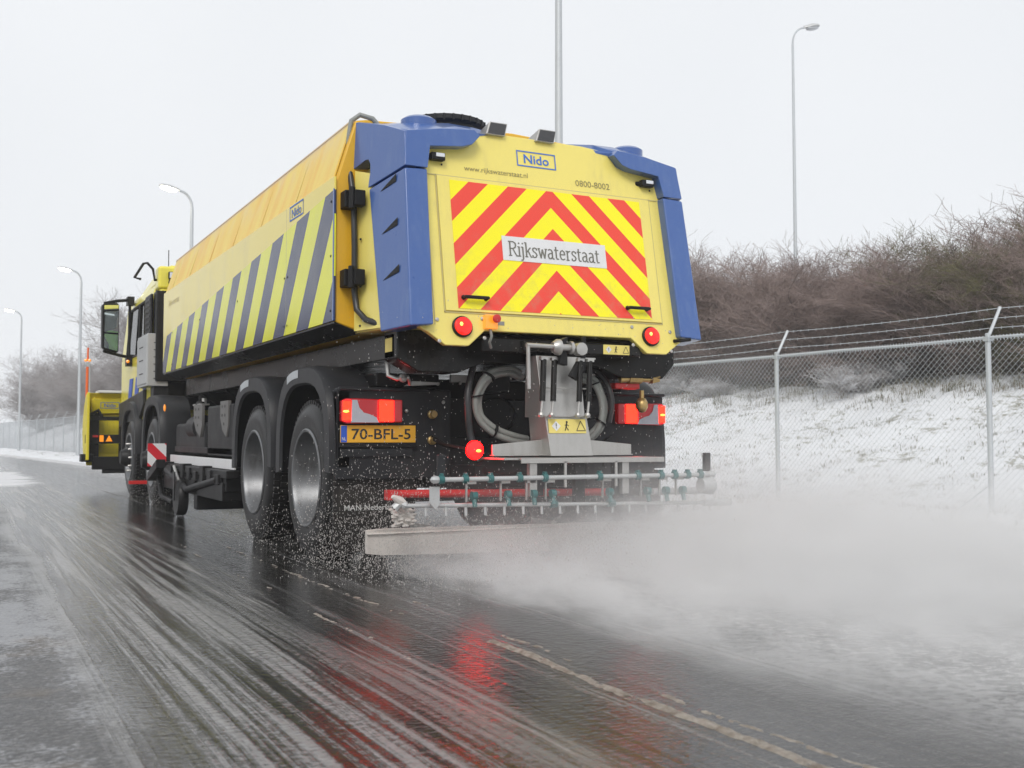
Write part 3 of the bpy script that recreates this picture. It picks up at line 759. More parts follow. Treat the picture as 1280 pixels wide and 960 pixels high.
# door with chevron sheet
mb = MB(); mb.prism([RF(-.783, 1.557), RF(.783, 1.557), RF(.783, 2.41), RF(-.783, 2.41)], (0, -.012, .002))
door = build('tail_door', mb, 'yellow', T, .003); tag(door, 'rear door covered by a red and yellow chevron sheet')
mb = MB()   # dark gap round the door
for (a, b, c, d_) in ((-.792, -.784, 1.548, 2.42), (.784, .792, 1.548, 2.42), (-.792, .792, 1.547, 1.555), (-.86, .86, 2.412, 2.419)):
    mb.prism([RF(a, c, .001), RF(b, c, .001), RF(b, d_, .001), RF(a, d_, .001)], (0, -.003, 0))
mb.prism([RF(-.860, 1.47, .001), RF(-.854, 1.47, .001), RF(-.854, 2.42, .001), RF(-.860, 2.42, .001)], (0, -.002, 0)); build('door_seal', mb, 'ftext', door)
mb = MB(); P = [(-.702, 1.578), (.702, 1.578), (.702, 2.392), (-.702, 2.392)]
mb.prism([RF(x, z, .0135) for x, z in P], (0, -.002, 0)); ch = build('chevron_sheet', mb, 'chevron', door)
mb = MB(); P = [(-.372, 1.905), (.388, 1.905), (.388, 2.062), (-.372, 2.062)]
mb.prism([RF(x, z, .0165) for x, z in P], (0, -.002, 0)); build('name_sign', mb, 'white', door)
stroke_text('Rijkswaterstaat', RF(.004, 1.984, .0205), RX, RUP, .665, .092, .0105, 'ltext', door)
text('www.rijkswaterstaat.nl', RF(-.362, 2.478, .003), RX, RUP, .45, .044, 'smalltext', T)
text('0800-8002', RF(.352, 2.476, .003), RX, RUP, .265, .042, 'smalltext', T)
logo_frame(RF(-.062, 2.598, .003), RX, RUP, .288, .108, .008, 'btext', T)
text('Nido', RF(-.062, 2.598, .003), RX, RUP, .185, .062, 'btext', T, .016)
for s in (-1, 1):   # grab handles
    mb = MB(); a = Vector(RF(s*.59-.075, 1.648, .018)); b = Vector(RF(s*.59+.075, 1.648, .018)); o_ = Vector((0, -.035, 0))
    mb.tube([a, a+o_, a+o_+(b-a)*.12, b+o_-(b-a)*.12, b+o_, b], .011, 8); mb.ball(a, .016, n=8); mb.ball(b, .016, n=8)
    build('handle', mb, 'black', door)
# round lamps in the corner tabs
for s in (-1, 1):
    c = Vector(RF(s*.683, 1.462, 0)); mb = MB(); mb.lathe(c, (0, -1, .18), [(0, .066), (.014, .066), (.02, .058)], 24); b = build('round_lamp', mb, 'black', T)
    mb = MB(); mb.lathe(c, (0, -1, .18), [(.012, .058), (.03, .055), (.038, .035), (.04, .0)], 24); build('lens', mb, 'dim_red', b)
    mb = MB(); mb.ball(c+Vector((-.018, -.032, .012)), .014, n=10, sc=(1, .6, 1.2)); build('bulb', mb, 'lit_hot', b)
    for (dx, dz) in ((-.16, .05), (-.155, -.08), (.14, .07), (.145, -.05)):
        mb = MB(); mb.lathe(Vector(RF(s*.683+dx*(1 if s < 0 else -1), 1.45+dz, 0)), (0, -1, .18), [(0, .012), (.006, .012), (.008, .008)], 8); build('bolt', mb, 'steel', T)
# emergency stop box
mb = MB(); p = Vector(RF(-.50, 1.497, 0)); mb.box(p.x-.042, p.x+.042, p.y-.045, p.y, p.z-.042, p.z+.045); e = build('stop_switch_box', mb, 'orange', T, .006)
e.data.materials[0] = M['lens_amber']
mb = MB(); mb.lathe(p+Vector((.02, -.045, .02)), (0, -1, 0), [(0, .016), (.018, .016), (.02, .026), (.032, .026), (.036, .018)], 14); build('stop_button', mb, 'red', e)
mb = MB(); mb.tube([p+Vector((0, -.02, -.04)), p+Vector((.005, -.03, -.085)), p+Vector((.0, -.01, -.12)), p+Vector((.03, .03, -.15))], .009, 6); mb.box(p.x+.055, p.x+.105, p.y-.004, p.y, p.z-.012, p.z+.012); build('cable', mb, 'hose', T)
# right-hand latch
mb = MB(); p = Vector(RF(.87, 1.44, 0)); mb.tube([p, p+Vector((.02, -.05, 0)), p+Vector((.09, -.06, .01))], .012, 8); build('latch', mb, 'black', T)

# ---- blue corner covers
def cov(x, y, z): return (x, y, z)
for s in (-1, 1):
    # slanted outer side plane: x = xe - .25*(y-ye)
    mb = MB(s)
    # lower column
    A = [(-1.045, -.735, 1.447), (-1.120, -.43, 1.432), (-.99, -.40, 1.44), (-.885, -.56, 1.46), (-.890, -.715, 1.462)]
    B = [(-1.018, -.565, 2.418), (-1.112, -.19, 2.350), (-.97, -.18, 2.38), (-.865, -.42, 2.428), (-.867, -.553, 2.428)]
    mb.loft(A, B); lo = build('corner_cover', mb, 'blue', T, .012, seg=3)
    mb = MB(s)
    for z in (1.78, 2.07, 2.345):     # scoops
        y = -.60+.18*(z-1.7)+.02; t = (z-1.447)/.97; ye = -.735+.17*t; xe = -1.045+.027*t
        def sp(yy, o): return (xe-.25*(yy-ye)-o, yy)
        a = sp(ye+.09, .002); b = sp(ye+.25, .002)
        mb.prism([(a[0], a[1], z), (a[0], a[1], z+.045), (b[0], b[1], z-.035)], (-.002, 0, 0))
    build('scoop', mb, 'black', lo)
    # upper cap with its forward hook
    mb = MB(s)
    def X_(y, z): 
        t = (z-2.43)/.22; return -1.018+.023*min(1, t)-.25*(y+.55)
    side = [(-.558, 2.432), (-.185, 2.358), (-.190, 2.46), (-.18, 2.515), (-.155, 2.545), (-.12, 2.548), (.035, 2.505), (.045, 2.825), (-.02, 2.818), (-.30, 2.737), (-.518, 2.652)]
    mb.loft([(X_(y, z), y, z) for y, z in side], [(X_(y, z)+.135, y, z+.012) for y, z in side])
    up = build('corner_cap', mb, 'blue', T, .005, seg=2)
    # cap rear strip and arm across the tail
    mb = MB(s)
    arm = [(-1.0185, 2.432), (-.868, 2.432), (-.842, 2.575), (-.62, 2.600), (-.555, 2.622), (-.495, 2.685), (-.530, 2.722), (-.75, 2.702), (-.990, 2.657), (-.9975, 2.648)]
    mb.loft([(x, RY(z)-.080, z) for x, z in arm], [(x+(.0 if x > -.9 else .012), RY(z)+.10, z+(.02 if z > 2.67 else 0)) for x, z in arm])
    build('tail_arm', mb, 'blue', T, .005, seg=2)
    # top deck
    mb = MB(s)
    S1 = [(-.99, -.51, 2.652), (-.75, -.50, 2.702), (-.56, -.47, 2.716), (-.50, -.38, 2.722), (-.10, -.36, 2.745)]
    S2 = [(-1.05, -.30, 2.735), (-.86, -.30, 2.778), (-.62, -.30, 2.806), (-.46, -.30, 2.802), (-.10, -.30, 2.765)]
    S3 = [(-1.13, .04, 2.815), (-.95, .04, 2.85), (-.62, .04, 2.87), (-.44, .04, 2.87), (-.10, .04, 2.83)]
    for A_, B_ in ((S1, S2), (S2, S3)):
        mb.loft(A_+[(p[0], p[1], p[2]-.06) for p in reversed(A_)], B_+[(p[0], p[1], p[2]-.06) for p in reversed(B_)])
    build('top_deck', mb, 'blue', T, 0, angle=60)
    mb = MB(s); mb.lathe((-.79, -.22, 2.762), (0, 0, 1), [(-.06, .115), (.055, .115), (.072, .09), (.078, .0)], 24); build('tank_cap', mb, 'blue', T)
mb = MB(); mb.box(-.55, .55, -.36, .04, 2.66, 2.715); build('roof_plate', mb, 'yellow', T, .01)
# big black filler ring on the roof
mb = MB(); mb.lathe((-.47, .08, 2.885), (0, 0, 1), [(-.14, .24), (-.02, .24), (.0, .27), (.03, .27), (.04, .23), (.045, .0)], 36)
for k in range(28):
    a = 2*pi*k/28; mb.tube([(-.47+cos(a)*.27, .08+sin(a)*.27, 2.875), (-.47+cos(a)*.27, .08+sin(a)*.27, 2.915)], .009, 5)
build('filler_lid', mb, 'plastic', T)
for s, x in ((1, -.425), (2, -.065)):  # twin roof camera housings
    mb = MB(); y = RY(2.74)-.03
    P = [(x, y, 2.725), (x+.135, y, 2.725), (x+.158, y+.01, 2.812), (x+.03, y+.01, 2.812)]
    mb.loft(P, [(p[0], p[1]+.16, p[2]-(.03 if p[2] > 2.75 else 0)) for p in P]); b = build('roof_lamp', mb, 'steel', T, .004)
    mb = MB(); Q = [(x+.012, y-.004, 2.732), (x+.128, y-.004, 2.732), (x+.148, y+.005, 2.804), (x+.036, y+.005, 2.804)]; mb.prism(Q, (0, .003, 0)); build('lens', mb, 'blackglass', b)
for s in (-1, 1):   # beacons under the arms
    x = -.80*s if s < 0 else -.80
    cx_ = s*.775; p = Vector(RF(cx_, 2.525, 0)); mb = MB(); mb.box(p.x-.05, p.x+.045, p.y-.05, p.y-.005, p.z-.024, p.z+.024); mb.cyl((p.x-.03*1, p.y-.02, p.z), (p.x-.07, p.y+.01, p.z), .018, 8); b = build('beacon', mb, 'black', T, .008)
    mb = MB(); mb.box(p.x-.02, p.x+.038, p.y-.055, p.y-.048, p.z-.004, p.z+.020); build('lens', mb, 'lens_white', b, .003)
    mb = MB(); mb.ball((p.x+.035, p.y-.01, p.z-.04), .007, n=6); build('screw', mb, 'black', T)
# stickers
def sticker(c, w_, h_, xd, ud, parent, kind=0):
    xd = Vector(xd).normalized(); ud = Vector(ud).normalized(); n_ = xd.cross(ud); c = Vector(c)
    q = lambda a, b, o=0: tuple(c+xd*a+ud*b+n_*o)
    mb = MB(); mb.prism([q(-w_/2, -h_/2), q(w_/2, -h_/2), q(w_/2, h_/2), q(-w_/2, h_/2)], n_*.002); st = build('warning_sticker', mb, 'sticker', parent)
    if kind == 0: return st
    mb = MB(); a = -w_*.30; r = h_*.36; mb.add([q(a-r, 0, .003), q(a, -r, .003), q(a+r, 0, .003), q(a, r, .003)], [(0, 1, 2, 3)]); build('warning_diamond', mb, 'white', st, recalc=False, smooth=False)
    mb = MB()
    def ln(p0, p1, t):
        p0 = Vector(p0); p1 = Vector(p1); d_ = (p1-p0).normalized(); u = Vector((-d_.y, d_.x))*t/2
        mb.add([q(*(p0-u), .0036), q(*(p1-u), .0036), q(*(p1+u), .0036), q(*(p0+u), .0036)], [(0, 1, 2, 3)])
    ln((a, -r*.1), (a, r*.55), h_*.07); ln((a, -r*.45), (a, -r*.28), h_*.08)
    b = w_*.36; t = h_*.36; ln((b-t, -t*.9), (b+t, -t*.9), h_*.05); ln((b+t, -t*.9), (b, t), h_*.05); ln((b, t), (b-t, -t*.9), h_*.05)
    z = -w_*.02; ln((z-h_*.05, h_*.28), (z+h_*.09, h_*.28), h_*.15); ln((z+.0, h_*.2), (z-h_*.06, -h_*.08), h_*.10); ln((z-h_*.06, -h_*.05), (z+h_*.12, -h_*.3), h_*.07); ln((z-h_*.06, -h_*.05), (z-h_*.16, -h_*.32), h_*.07); ln((z, h_*.12), (z-h_*.16, h_*.05), h_*.05); ln((z, h_*.12), (z+h_*.16, h_*.0), h_*.05)
    build('pictogram', mb, 'ptext', st, recalc=False, smooth=False); return st
sticker((.425, -.644, 1.366), .20, .062, RX, (0, 0, 1), T, 1)
sticker((-1.003, -.27, 1.37), .12, .085, (0, -1, 0), (0, 0, 1), T, 0)

# hinges and hose in the gap between hopper and tail
for z in (1.80, 2.30):
    mb = MB(); mb.box(-1.235, -1.165, -.10, .0, z-.055, z+.055); mb.cyl((-1.20, -.13, z-.07), (-1.20, -.13, z+.07), .022, 8); mb.box(-1.19, -1.12, -.16, -.09, z-.05, z+.05)
    build('hinge', mb, 'black', T, .006)
mb = MB(); P = [(-1.165, .02, 2.50), (-1.165, -.06, 2.3), (-1.16, -.07, 2.0), (-1.16, -.07, 1.72), (-1.15, -.09, 1.60), (-1.12, -.18, 1.53), (-1.05, -.28, 1.49)]
mb.tube(P, .020, 10); build('hose', mb, 'hoseblack', T)
mb = MB(); mb.tube([(-1.17, .05, 2.46), (-1.165, .05, 2.72), (-1.15, .04, 2.84), (-1.10, .02, 2.88), (-1.02, 0, 2.86), (-.96, 0, 2.80)], .017, 10); build('hose', mb, 'hose', T)

# ---- rear light panels, plate, mud flaps
for s in (-1, 1):
    mb = MB(s)
    if s == 1:
        mb.box(-1.245, -.46, .0, .07, .53, 1.112); mb.box(-1.245, -.62, -.035, .0, 1.095, 1.118)
    else: mb.box(-1.16, -.46, .0, .07, .53, 1.112); mb.box(-1.245, -.55, -.035, .0, 1.095, 1.118)
    mb.box(-1.245, -1.15, .0, .30, .60, 1.10)
    bp = build('light_panel', mb, 'plastic', T, .012)
    x0, x1 = -1.228, -.822
    mb = MB(s); mb.prism([(x0, -.045, .90), (x0, -.045, 1.03), (x0+.03, -.05, 1.045), (x1, -.05, 1.040), (x1, -.05, .895), (x0+.03, -.05, .885)], (0, .05, 0)); tl = build('tail_light', mb, 'lens_red', T, .008)
    tag(tl, 'lit red and grey tail light cluster')
    y = -.052
    mb = MB(s); mb.prism([(-1.17, y, .893), (-.985, y, .893), (-1.0, y, .925), (-1.045, y, .945), (-1.085, y, .955), (-1.115, y, .985), (-1.13, y, 1.035), (-1.165, y, 1.035)], (0, -.002, 0)); build('clear_lens', mb, 'lens_clear', tl)
    mb = MB(s); mb.box(-.985, -.885, y-.003, y, .90, 1.035); build('brake_lens', mb, 'lit_red', tl, .004)
    mb = MB(s); mb.box(-1.226, -1.17, y-.003, y, .905, 1.028); build('position_lens', mb, 'lit_red', tl, .004)
    mb = MB(s); mb.ball((-1.203, y-.003, .962), .016, n=10, sc=(1.3, .4, .5)); build('bulb', mb, 'lit_hot', tl)
    mb = MB(s); mb.box(-1.25, -.70, .04, .065, .07, .56); mb.box(-1.25, -.70, .03, .075, .50, .56); fl = build('mud_flap', mb, 'flap', T, .004)
    if s == 1: text('MAN Nederland', (-1.0, .037, .352), RX, (0, 0, 1), .36, .036, 'wtext', fl, .004)
mb = MB(); mb.box(-1.225, -.715, -.012, -.002, .765, .876); pl = build('number_plate', mb, 'plate', T, .004)
mb = MB(); mb.box(-1.222, -1.183, -.0145, -.0115, .768, .873); build('country_band', mb, 'nlblue', pl)
text('NL', (-1.2025, -.016, .790), RX, (0, 0, 1), .026, .020, 'wtext', pl, .01)
text('70-BFL-5', (-.952, -.014, .820), RX, (0, 0, 1), .40, .068, 'ptext', pl, .012)
mb = MB(); mb.box(-1.232, -.708, -.008, -.001, .742, .882); mb.box(-1.232, -.708, -.03, -.001, .735, .745); build('plate_holder', mb, 'black', T, .003)
mb = MB(); mb.box(-1.225, -.74, -.02, .0, .675, .728); build('rust_stained_bracket', mb, 'plastic', T, .004)
for z in (.80, .97):
    mb = MB(); mb.lathe((-.60, -.0, z-.02), (0, -1, 0), [(0, .03), (.02, .03), (.025, .022), (.05, .022), (.05, .0)], 14); build('coupling', mb, 'brass', T)
for (x, z) in ((-.78, .97), (-.52, 1.03), (-.56, 1.15), (-.4, 1.16)): mb = MB(); mb.ball((x, -.01, z), .013, n=8); build('bolt', mb, 'steel', T)
# dark gear behind the light panels: pumps, valves, boxes
mb = MB()
mb.box(-.45, .50, .3, .7, .45, 1.2); mb.box(-.95, -.5, .10, .4, 1.13, 1.22); mb.box(.45, .9, .1, .5, 1.13, 1.24)
mb.box(-.30, -.05, -.06, .06, 1.10, 1.24); mb.cyl((-.3, .1, .62), (.35, .1, .62), .07, 12); mb.cyl((-.1, .05, .95), (.0, .2, .95), .12, 14)
build('pump_housing', mb, 'black', T, .012)
mb = MB(); mb.box(-.46, -.30, .0, .03, 1.165, 1.215); mb.prism([(-.80, -.02, 1.13), (-.55, -.02, 1.145), (-.55, -.02, 1.16), (-.74, -.02, 1.165)], (0, .02, 0)); build('mounting_plate', mb, 'steel', T, .003)
mb = MB(); mb.tube([(-.95, -.1, 1.28), (-.95, -.12, 1.19), (-.90, -.14, 1.17), (-.83, -.16, 1.18), (-.80, -.12, 1.14)], .014, 6); mb.ball((-.86, -.15, 1.175), .03, n=8); build('pipe_fitting', mb, 'steel', T)

# hose loops
def loop(pts, r, name, mat, n=10):
    P = [Vector(p) for p in pts]; out_ = []
    for i in range(len(P)-1):
        a, b, c, d_ = P[max(0, i-1)], P[i], P[i+1], P[min(len(P)-1, i+2)]
        for k in range(6):
            t = k/6; out_.append(.5*((2*b)+(c-a)*t+(2*a-5*b+4*c-d_)*t*t+(3*b-a-3*c+d_)*t**3))
    out_.append(P[-1]); mb = MB(); mb.tube(out_, r, n); return mb
L1 = [(-.10, -.30, 1.20), (-.20, -.34, 1.225), (-.37, -.38, 1.185), (-.46, -.40, 1.06), (-.44, -.40, .93), (-.34, -.40, .84), (-.20, -.40, .79), (-.08, -.36, .77)]
hb = MB()
for (ox, oz, oy) in ((0, .021, 0), (.022, -.008, .01), (-.014, -.013, -.012), (.004, .0, .03)):
    m_ = loop([(p[0]+ox, p[1]+oy, p[2]+oz) for p in L1], .020, '', ''); hb.add(m_.v, m_.f)
h1 = build('hose_bundle', hb, 'hose', T)
mb = MB()
for i in (2, 3, 5): p = L1[i]; q = L1[i+1]; d_ = Vector(q)-Vector(p); mb.lathe(p, d_, [(-.005, .048), (.005, .048)], 14)
build('cable_tie', mb, 'black', h1)
L2 = [(.36, -.30, 1.20), (.44, -.36, 1.16), (.485, -.38, 1.03), (.47, -.38, .90), (.42, -.36, .82), (.34, -.34, .77)]
hb = MB()
for (ox, oz, oy) in ((0, .02, 0), (.022, -.008, .01), (-.014, -.013, -.012)):
    m_ = loop([(p[0]+ox, p[1]+oy, p[2]+oz) for p in L2], .020, '', ''); hb.add(m_.v, m_.f)
h2 = build('hose_bundle', hb, 'hose', T)
mb = MB()
for i in (1, 3): d_ = Vector(L2[i+1])-Vector(L2[i]); mb.lathe(L2[i], d_, [(-.005, .046), (.005, .046)], 14)
build('cable_tie', mb, 'black', h2)
m_ = loop([(-.40, -.25, 1.32), (-.47, -.36, 1.24), (-.53, -.42, 1.10), (-.54, -.44, .95), (-.52, -.44, .80), (-.48, -.5, .66)], .022, '', ''); build('hose', m_, 'hoseblack', T)
m_ = loop([(.40, -.25, 1.30), (.50, -.36, 1.20), (.53, -.42, 1.05), (.52, -.40, .9)], .02, '', ''); build('hose', m_, 'hoseblack', T)
# right side brass cocks and red cap
mb = MB(); mb.tube([(.62, -.38, 1.19), (.74, -.38, 1.205), (.86, -.38, 1.20), (.97, -.38, 1.235)], .024, 10); mb.lathe((.74, -.38, 1.2), (1, 0, 0), [(-.05, .035), (.05, .035)], 8); mb.lathe((.90, -.38, 1.21), (1, 0, .2), [(-.03, .04), (.03, .04)], 6)
mb.ball((.80, -.38, 1.02), .045, n=10, sc=(1, 1, 1.2)); mb.cyl((.80, -.38, 1.05), (.80, -.38, 1.12), .016, 8); build('valve', mb, 'brass', T)
mb = MB(); mb.box(.60, .80, -.36, -.28, 1.13, 1.17); build('valve_handle', mb, 'red', T, .008)
mb = MB(); mb.lathe((.60, .1, 1.02), (1, 0, .05), [(-.16, .14), (.16, .14)], 20); build('air_tank', mb, 'plastic', T, .01)

# ---- fog lamp
mb = MB(); mb.lathe((-.585, -.62, .722), (0, -1, 0), [(-.05, .04), (0, .060), (.01, .062)], 24); mb.tube([(-.585, -.58, .72), (-.59, -.2, .75), (-.60, .0, .80)], .016, 8); fg = build('fog_lamp', mb, 'black', T)
mb = MB(); mb.lathe((-.585, -.62, .722), (0, -1, 0), [(.008, .058), (.022, .054), (.032, .03), (.034, 0)], 24); build('lens', mb, 'lit_fog', fg)
mb = MB(); mb.ball((-.568, -.652, .718), .013, n=10, sc=(1.5, .5, .7)); build('bulb', mb, 'lit_hot', fg)
mb = MB(); mb.lathe((.60, -.30, .74), (0, -1, .0), [(-.05, .05), (0, .065), (.02, .065), (.03, .03)], 20); mb.box(.55, .66, -.3, -.27, .60, .72); build('reversing_lamp', mb, 'black', T)

# ---- steel spinner chute with crank and gas struts
mb = MB()
A = [(-.165, -.64, 1.31), (.150, -.64, 1.31), (.125, -.745, .925), (-.172, -.745, .925)]
mb.loft([A[3], A[2], A[1], A[0]], [(A[3][0], -.50, A[3][2]), (A[2][0], -.50, A[2][2]), (A[1][0], -.50, A[1][2]), (A[0][0], -.50, A[0][2])])
mb.box(-.150, .160, -.735, -.728, 1.10, 1.108)
mb.loft([(-.172, -.765, .925), (.126, -.765, .925), (.152, -.80, .685), (-.150, -.80, .685)], [(-.172, -.55, .925), (.126, -.55, .925), (.152, -.55, .685), (-.150, -.55, .685)])
chute = build('spreader_chute', mb, 'steel', T, .006)
sticker((-.022, -.7765, .868), .265, .088, RX, (0, .14, 1), T, 1)
for x in (-.190, -.115, .070, .140):
    mb = MB(); mb.cyl((x+.012, -.76, 1.275), (x-.02, -.80, 1.02), .0185, 10); st = build('gas_strut', mb, 'blackgloss', T)
    mb = MB(); mb.cyl((x-.02, -.80, 1.03), (x-.032, -.805, .945), .008, 8); mb.ball((x-.034, -.805, .935), .02, n=8); mb.box(x-.012, x+.036, -.775, -.745, 1.272, 1.29); build('strut_rod', mb, 'steel', st)
mb = MB(); mb.box(-.205, -.06, -.77, -.75, 1.287, 1.297); mb.box(.06, .19, -.77, -.75, 1.287, 1.297); mb.box(-.19, .14, -.785, -.77, .925, .933); build('strut_bar', mb, 'steel', T, .002)
mb = MB(); mb.tube([(-.33, -.82, 1.355), (.02, -.80, 1.352)], .014, 8); mb.tube([(-.32, -.82, 1.36), (-.315, -.825, 1.09)], .012, 8); mb.lathe((-.12, -.80, 1.352), (1, 0, 0), [(-.02, .03), (.01, .05), (.03, .05), (.03, .022), (.10, .022), (.10, .04), (.12, .04)], 16)
mb.lathe((.055, -.80, 1.345), (0, -1, 0), [(-.03, .04), (.03, .04), (.035, .02)], 14); build('crank_handle', mb, 'steel', T)
mb = MB(); mb.prism([(-.075, -.80, 1.40), (-.03, -.80, 1.42), (-.03, -.80, 1.24), (-.09, -.80, 1.25)], (0, .05, 0)); mb.prism([(.075, -.77, 1.30), (.10, -.77, 1.43), (.12, -.77, 1.43), (.12, -.77, 1.22), (.06, -.77, 1.15), (.0, -.77, 1.18)], (0, .03, 0)); build('chute_bracket', mb, 'black', T, .006)

# ---- shelf, spray boom
mb = MB(); mb.box(-.42, .60, -.92, -.62, .662, .676); mb.box(-.42, .60, -.925, -.915, .645, .676)
mb.prism([(-.52, -.9, .665), (-.42, -.9, .665), (-.42, -.6, .665), (-.52, -.5, .665)], (0, 0, .012)); build('spray_shelf', mb, 'steel', T, .003)
for s in (-1, 1):
    mb = MB(s); mb.prism([(-.50, -.70, .69), (-.14, -.70, .69), (-.14, -.70, .785), (-.16, -.70, .785), (-.50, -.70, .755)], (0, .012, 0)); mb.box(-.50, -.14, -.72, -.66, .686, .693); build('shelf_bracket', mb, 'steel', T, .003)
    mb = MB(s); mb.box(-.35, -.30, -.9, -.86, .45, .66); build('boom_hanger', mb, 'steel', T, .003)
for x, z0, z1 in ((-.27, .45, .66), (.02, .38, .66), (.30, .42, .66)):
    mb = MB(); mb.box(x-.035, x+.035, -.86, -.82, z0, z1); build('boom_hanger', mb, 'black', T, .003)
mb = MB(); mb.cyl((-.965, -.92, .560), (.965, -.92, .560), .0145, 10); mb.ball((-.965, -.92, .56), .024, n=8, sc=(1.4, 1, 1)); mb.ball((.965, -.92, .56), .028, n=8, sc=(1.3, 1, 1))
mb.cyl((.55, -.86, .455), (1.0, -.86, .455), .022, 10); boom = build('spray_boom', mb, 'alu', T)
for x in (-.93, -.78, -.62, -.43, -.26, .12, .40, .575, .68, .78, .88):
    mb = MB(); mb.lathe((x, -.92, .560), (1, 0, 0), [(-.016, .020), (-.016, .025), (.016, .025), (.016, .020)], 12); mb.box(x-.010, x+.010, -.935, -.905, .575, .596); build('pipe_clamp', mb, 'teal', boom, .003)
for x in (-.72, -.50, -.33, -.20, .20, .48, .62, .75):
    mb = MB(); mb.lathe((x, -.91, .465), (1, 0, 0), [(-.016, .016), (-.016, .025), (.016, .025), (.016, .016)], 12); mb.cyl((x, -.91, .45), (x, -.925, .40), .014, 8); build('nozzle', mb, 'teal', boom)
    mb = MB(); mb.box(x-.045, x-.037, -.90, -.885, .43, .545); mb.box(x-.045, x+.02, -.90, -.885, .53, .545); build('nozzle_bracket', mb, 'steel', boom)
for x in (-.12, .24): mb = MB(); mb.box(x-.008, x+.008, -.925, -.915, .50, .655); build('boom_stay', mb, 'steel', boom)
for x in (-.925, .945):
    mb = MB(); mb.box(x-.022, x+.022, -.92, -.885, .58, .70); build('end_marker', mb, 'plastic', boom, .006)
mb = MB(); mb.prism([(-.99, -.90, .52), (-.93, -.90, .52), (-.93, -.90, .42), (-.955, -.90, .39), (-.99, -.90, .43)], (0, .01, 0)); build('end_plate', mb, 'alu', boom); mb = MB(); mb.lathe((.93, -.92, .49), (1, 0, 0), [(-.05, .05), (.04, .06), (.05, .03)], 12); build('end_valve', mb, 'alu', boom, .006)
mb = MB(); mb.cyl((-1.13, -.86, .415), (-.2, -.86, .398), .013, 10); mb.cyl((-.2, -.86, .398), (1.12, -.86, .372), .012, 10)
mb.tube([(-1.18, -.84, .40), (-1.15, -.85, .43), (-1.12, -.86, .415)], .025, 8); mb.lathe((1.05, -.86, .373), (1, 0, 0), [(-.1, .022), (.12, .022)], 10); lower = build('lower_spray_pipe', mb, 'alu', T)
x = -1.0
while x < 1.1:
    mb = MB(); zz = .41-(x+1.1)*.016; mb.cyl((x, -.86, zz), (x, -.865, zz-.055), .009, 6); build('jet', mb, 'alu', lower); x += .125
for x in (-.17, .24): mb = MB(); mb.lathe((x, -.86, .398-x*.018), (1, 0, 0), [(-.022, .026), (.022, .026)], 10); build('pipe_clamp', mb, 'teal', lower)
# gritty nozzle cluster at the left end
mb = MB(); r_ = random.Random(3)
for k in range(80): mb.ball((-1.12+r_.uniform(-.05, .07), -.80+r_.gauss(0, .02), .345+r_.uniform(-.045, .045)), r_.uniform(.006, .013), n=6, sc=(2, 1, 1))
mb.box(-1.16, -1.06, -.81, -.79, .31, .38)
mb.tube([(-1.20, -.86, .47), (-1.15, -.85, .44), (-1.10, -.84, .40)], [.012, .03, .02], 8); build('encrusted_nozzle_head', mb, 'plate_dirty', T)
# red bumper tube
mb = MB(); mb.tube([(-1.0, -.36, .455), (.62, -.36, .43)], .026, 10); mb.box(-1.05, -.98, -.39, -.33, .42, .48); build('under_run_bar', mb, 'red', T)
mb = MB(); mb.box(-.45, -.38, -.34, .1, .43, .62); mb.box(.38, .45, -.34, .1, .43, .62); mb.box(-.95, .95, -.30, -.22, .40, .47); build('under_run_bracket', mb, 'black', T, .005)
# splash guard board
mb = MB(); mb.prism([(-1.25, -.58, .125), (-1.15, -.60, .115), (1.25, -.60, .055), (1.25, -.60, .245), (-1.15, -.60, .268), (-1.25, -.58, .262)], (0, .03, 0)); mb.box(-1.25, 1.25, -.60, -.55, .235, .243); build('splash_guard', mb, 'plate_dirty', T, .006)
for x in (-.85, 0, .85): mb = MB(); mb.box(x-.02, x+.02, -.57, -.3, .24, .27); build('guard_strut', mb, 'steel', T)

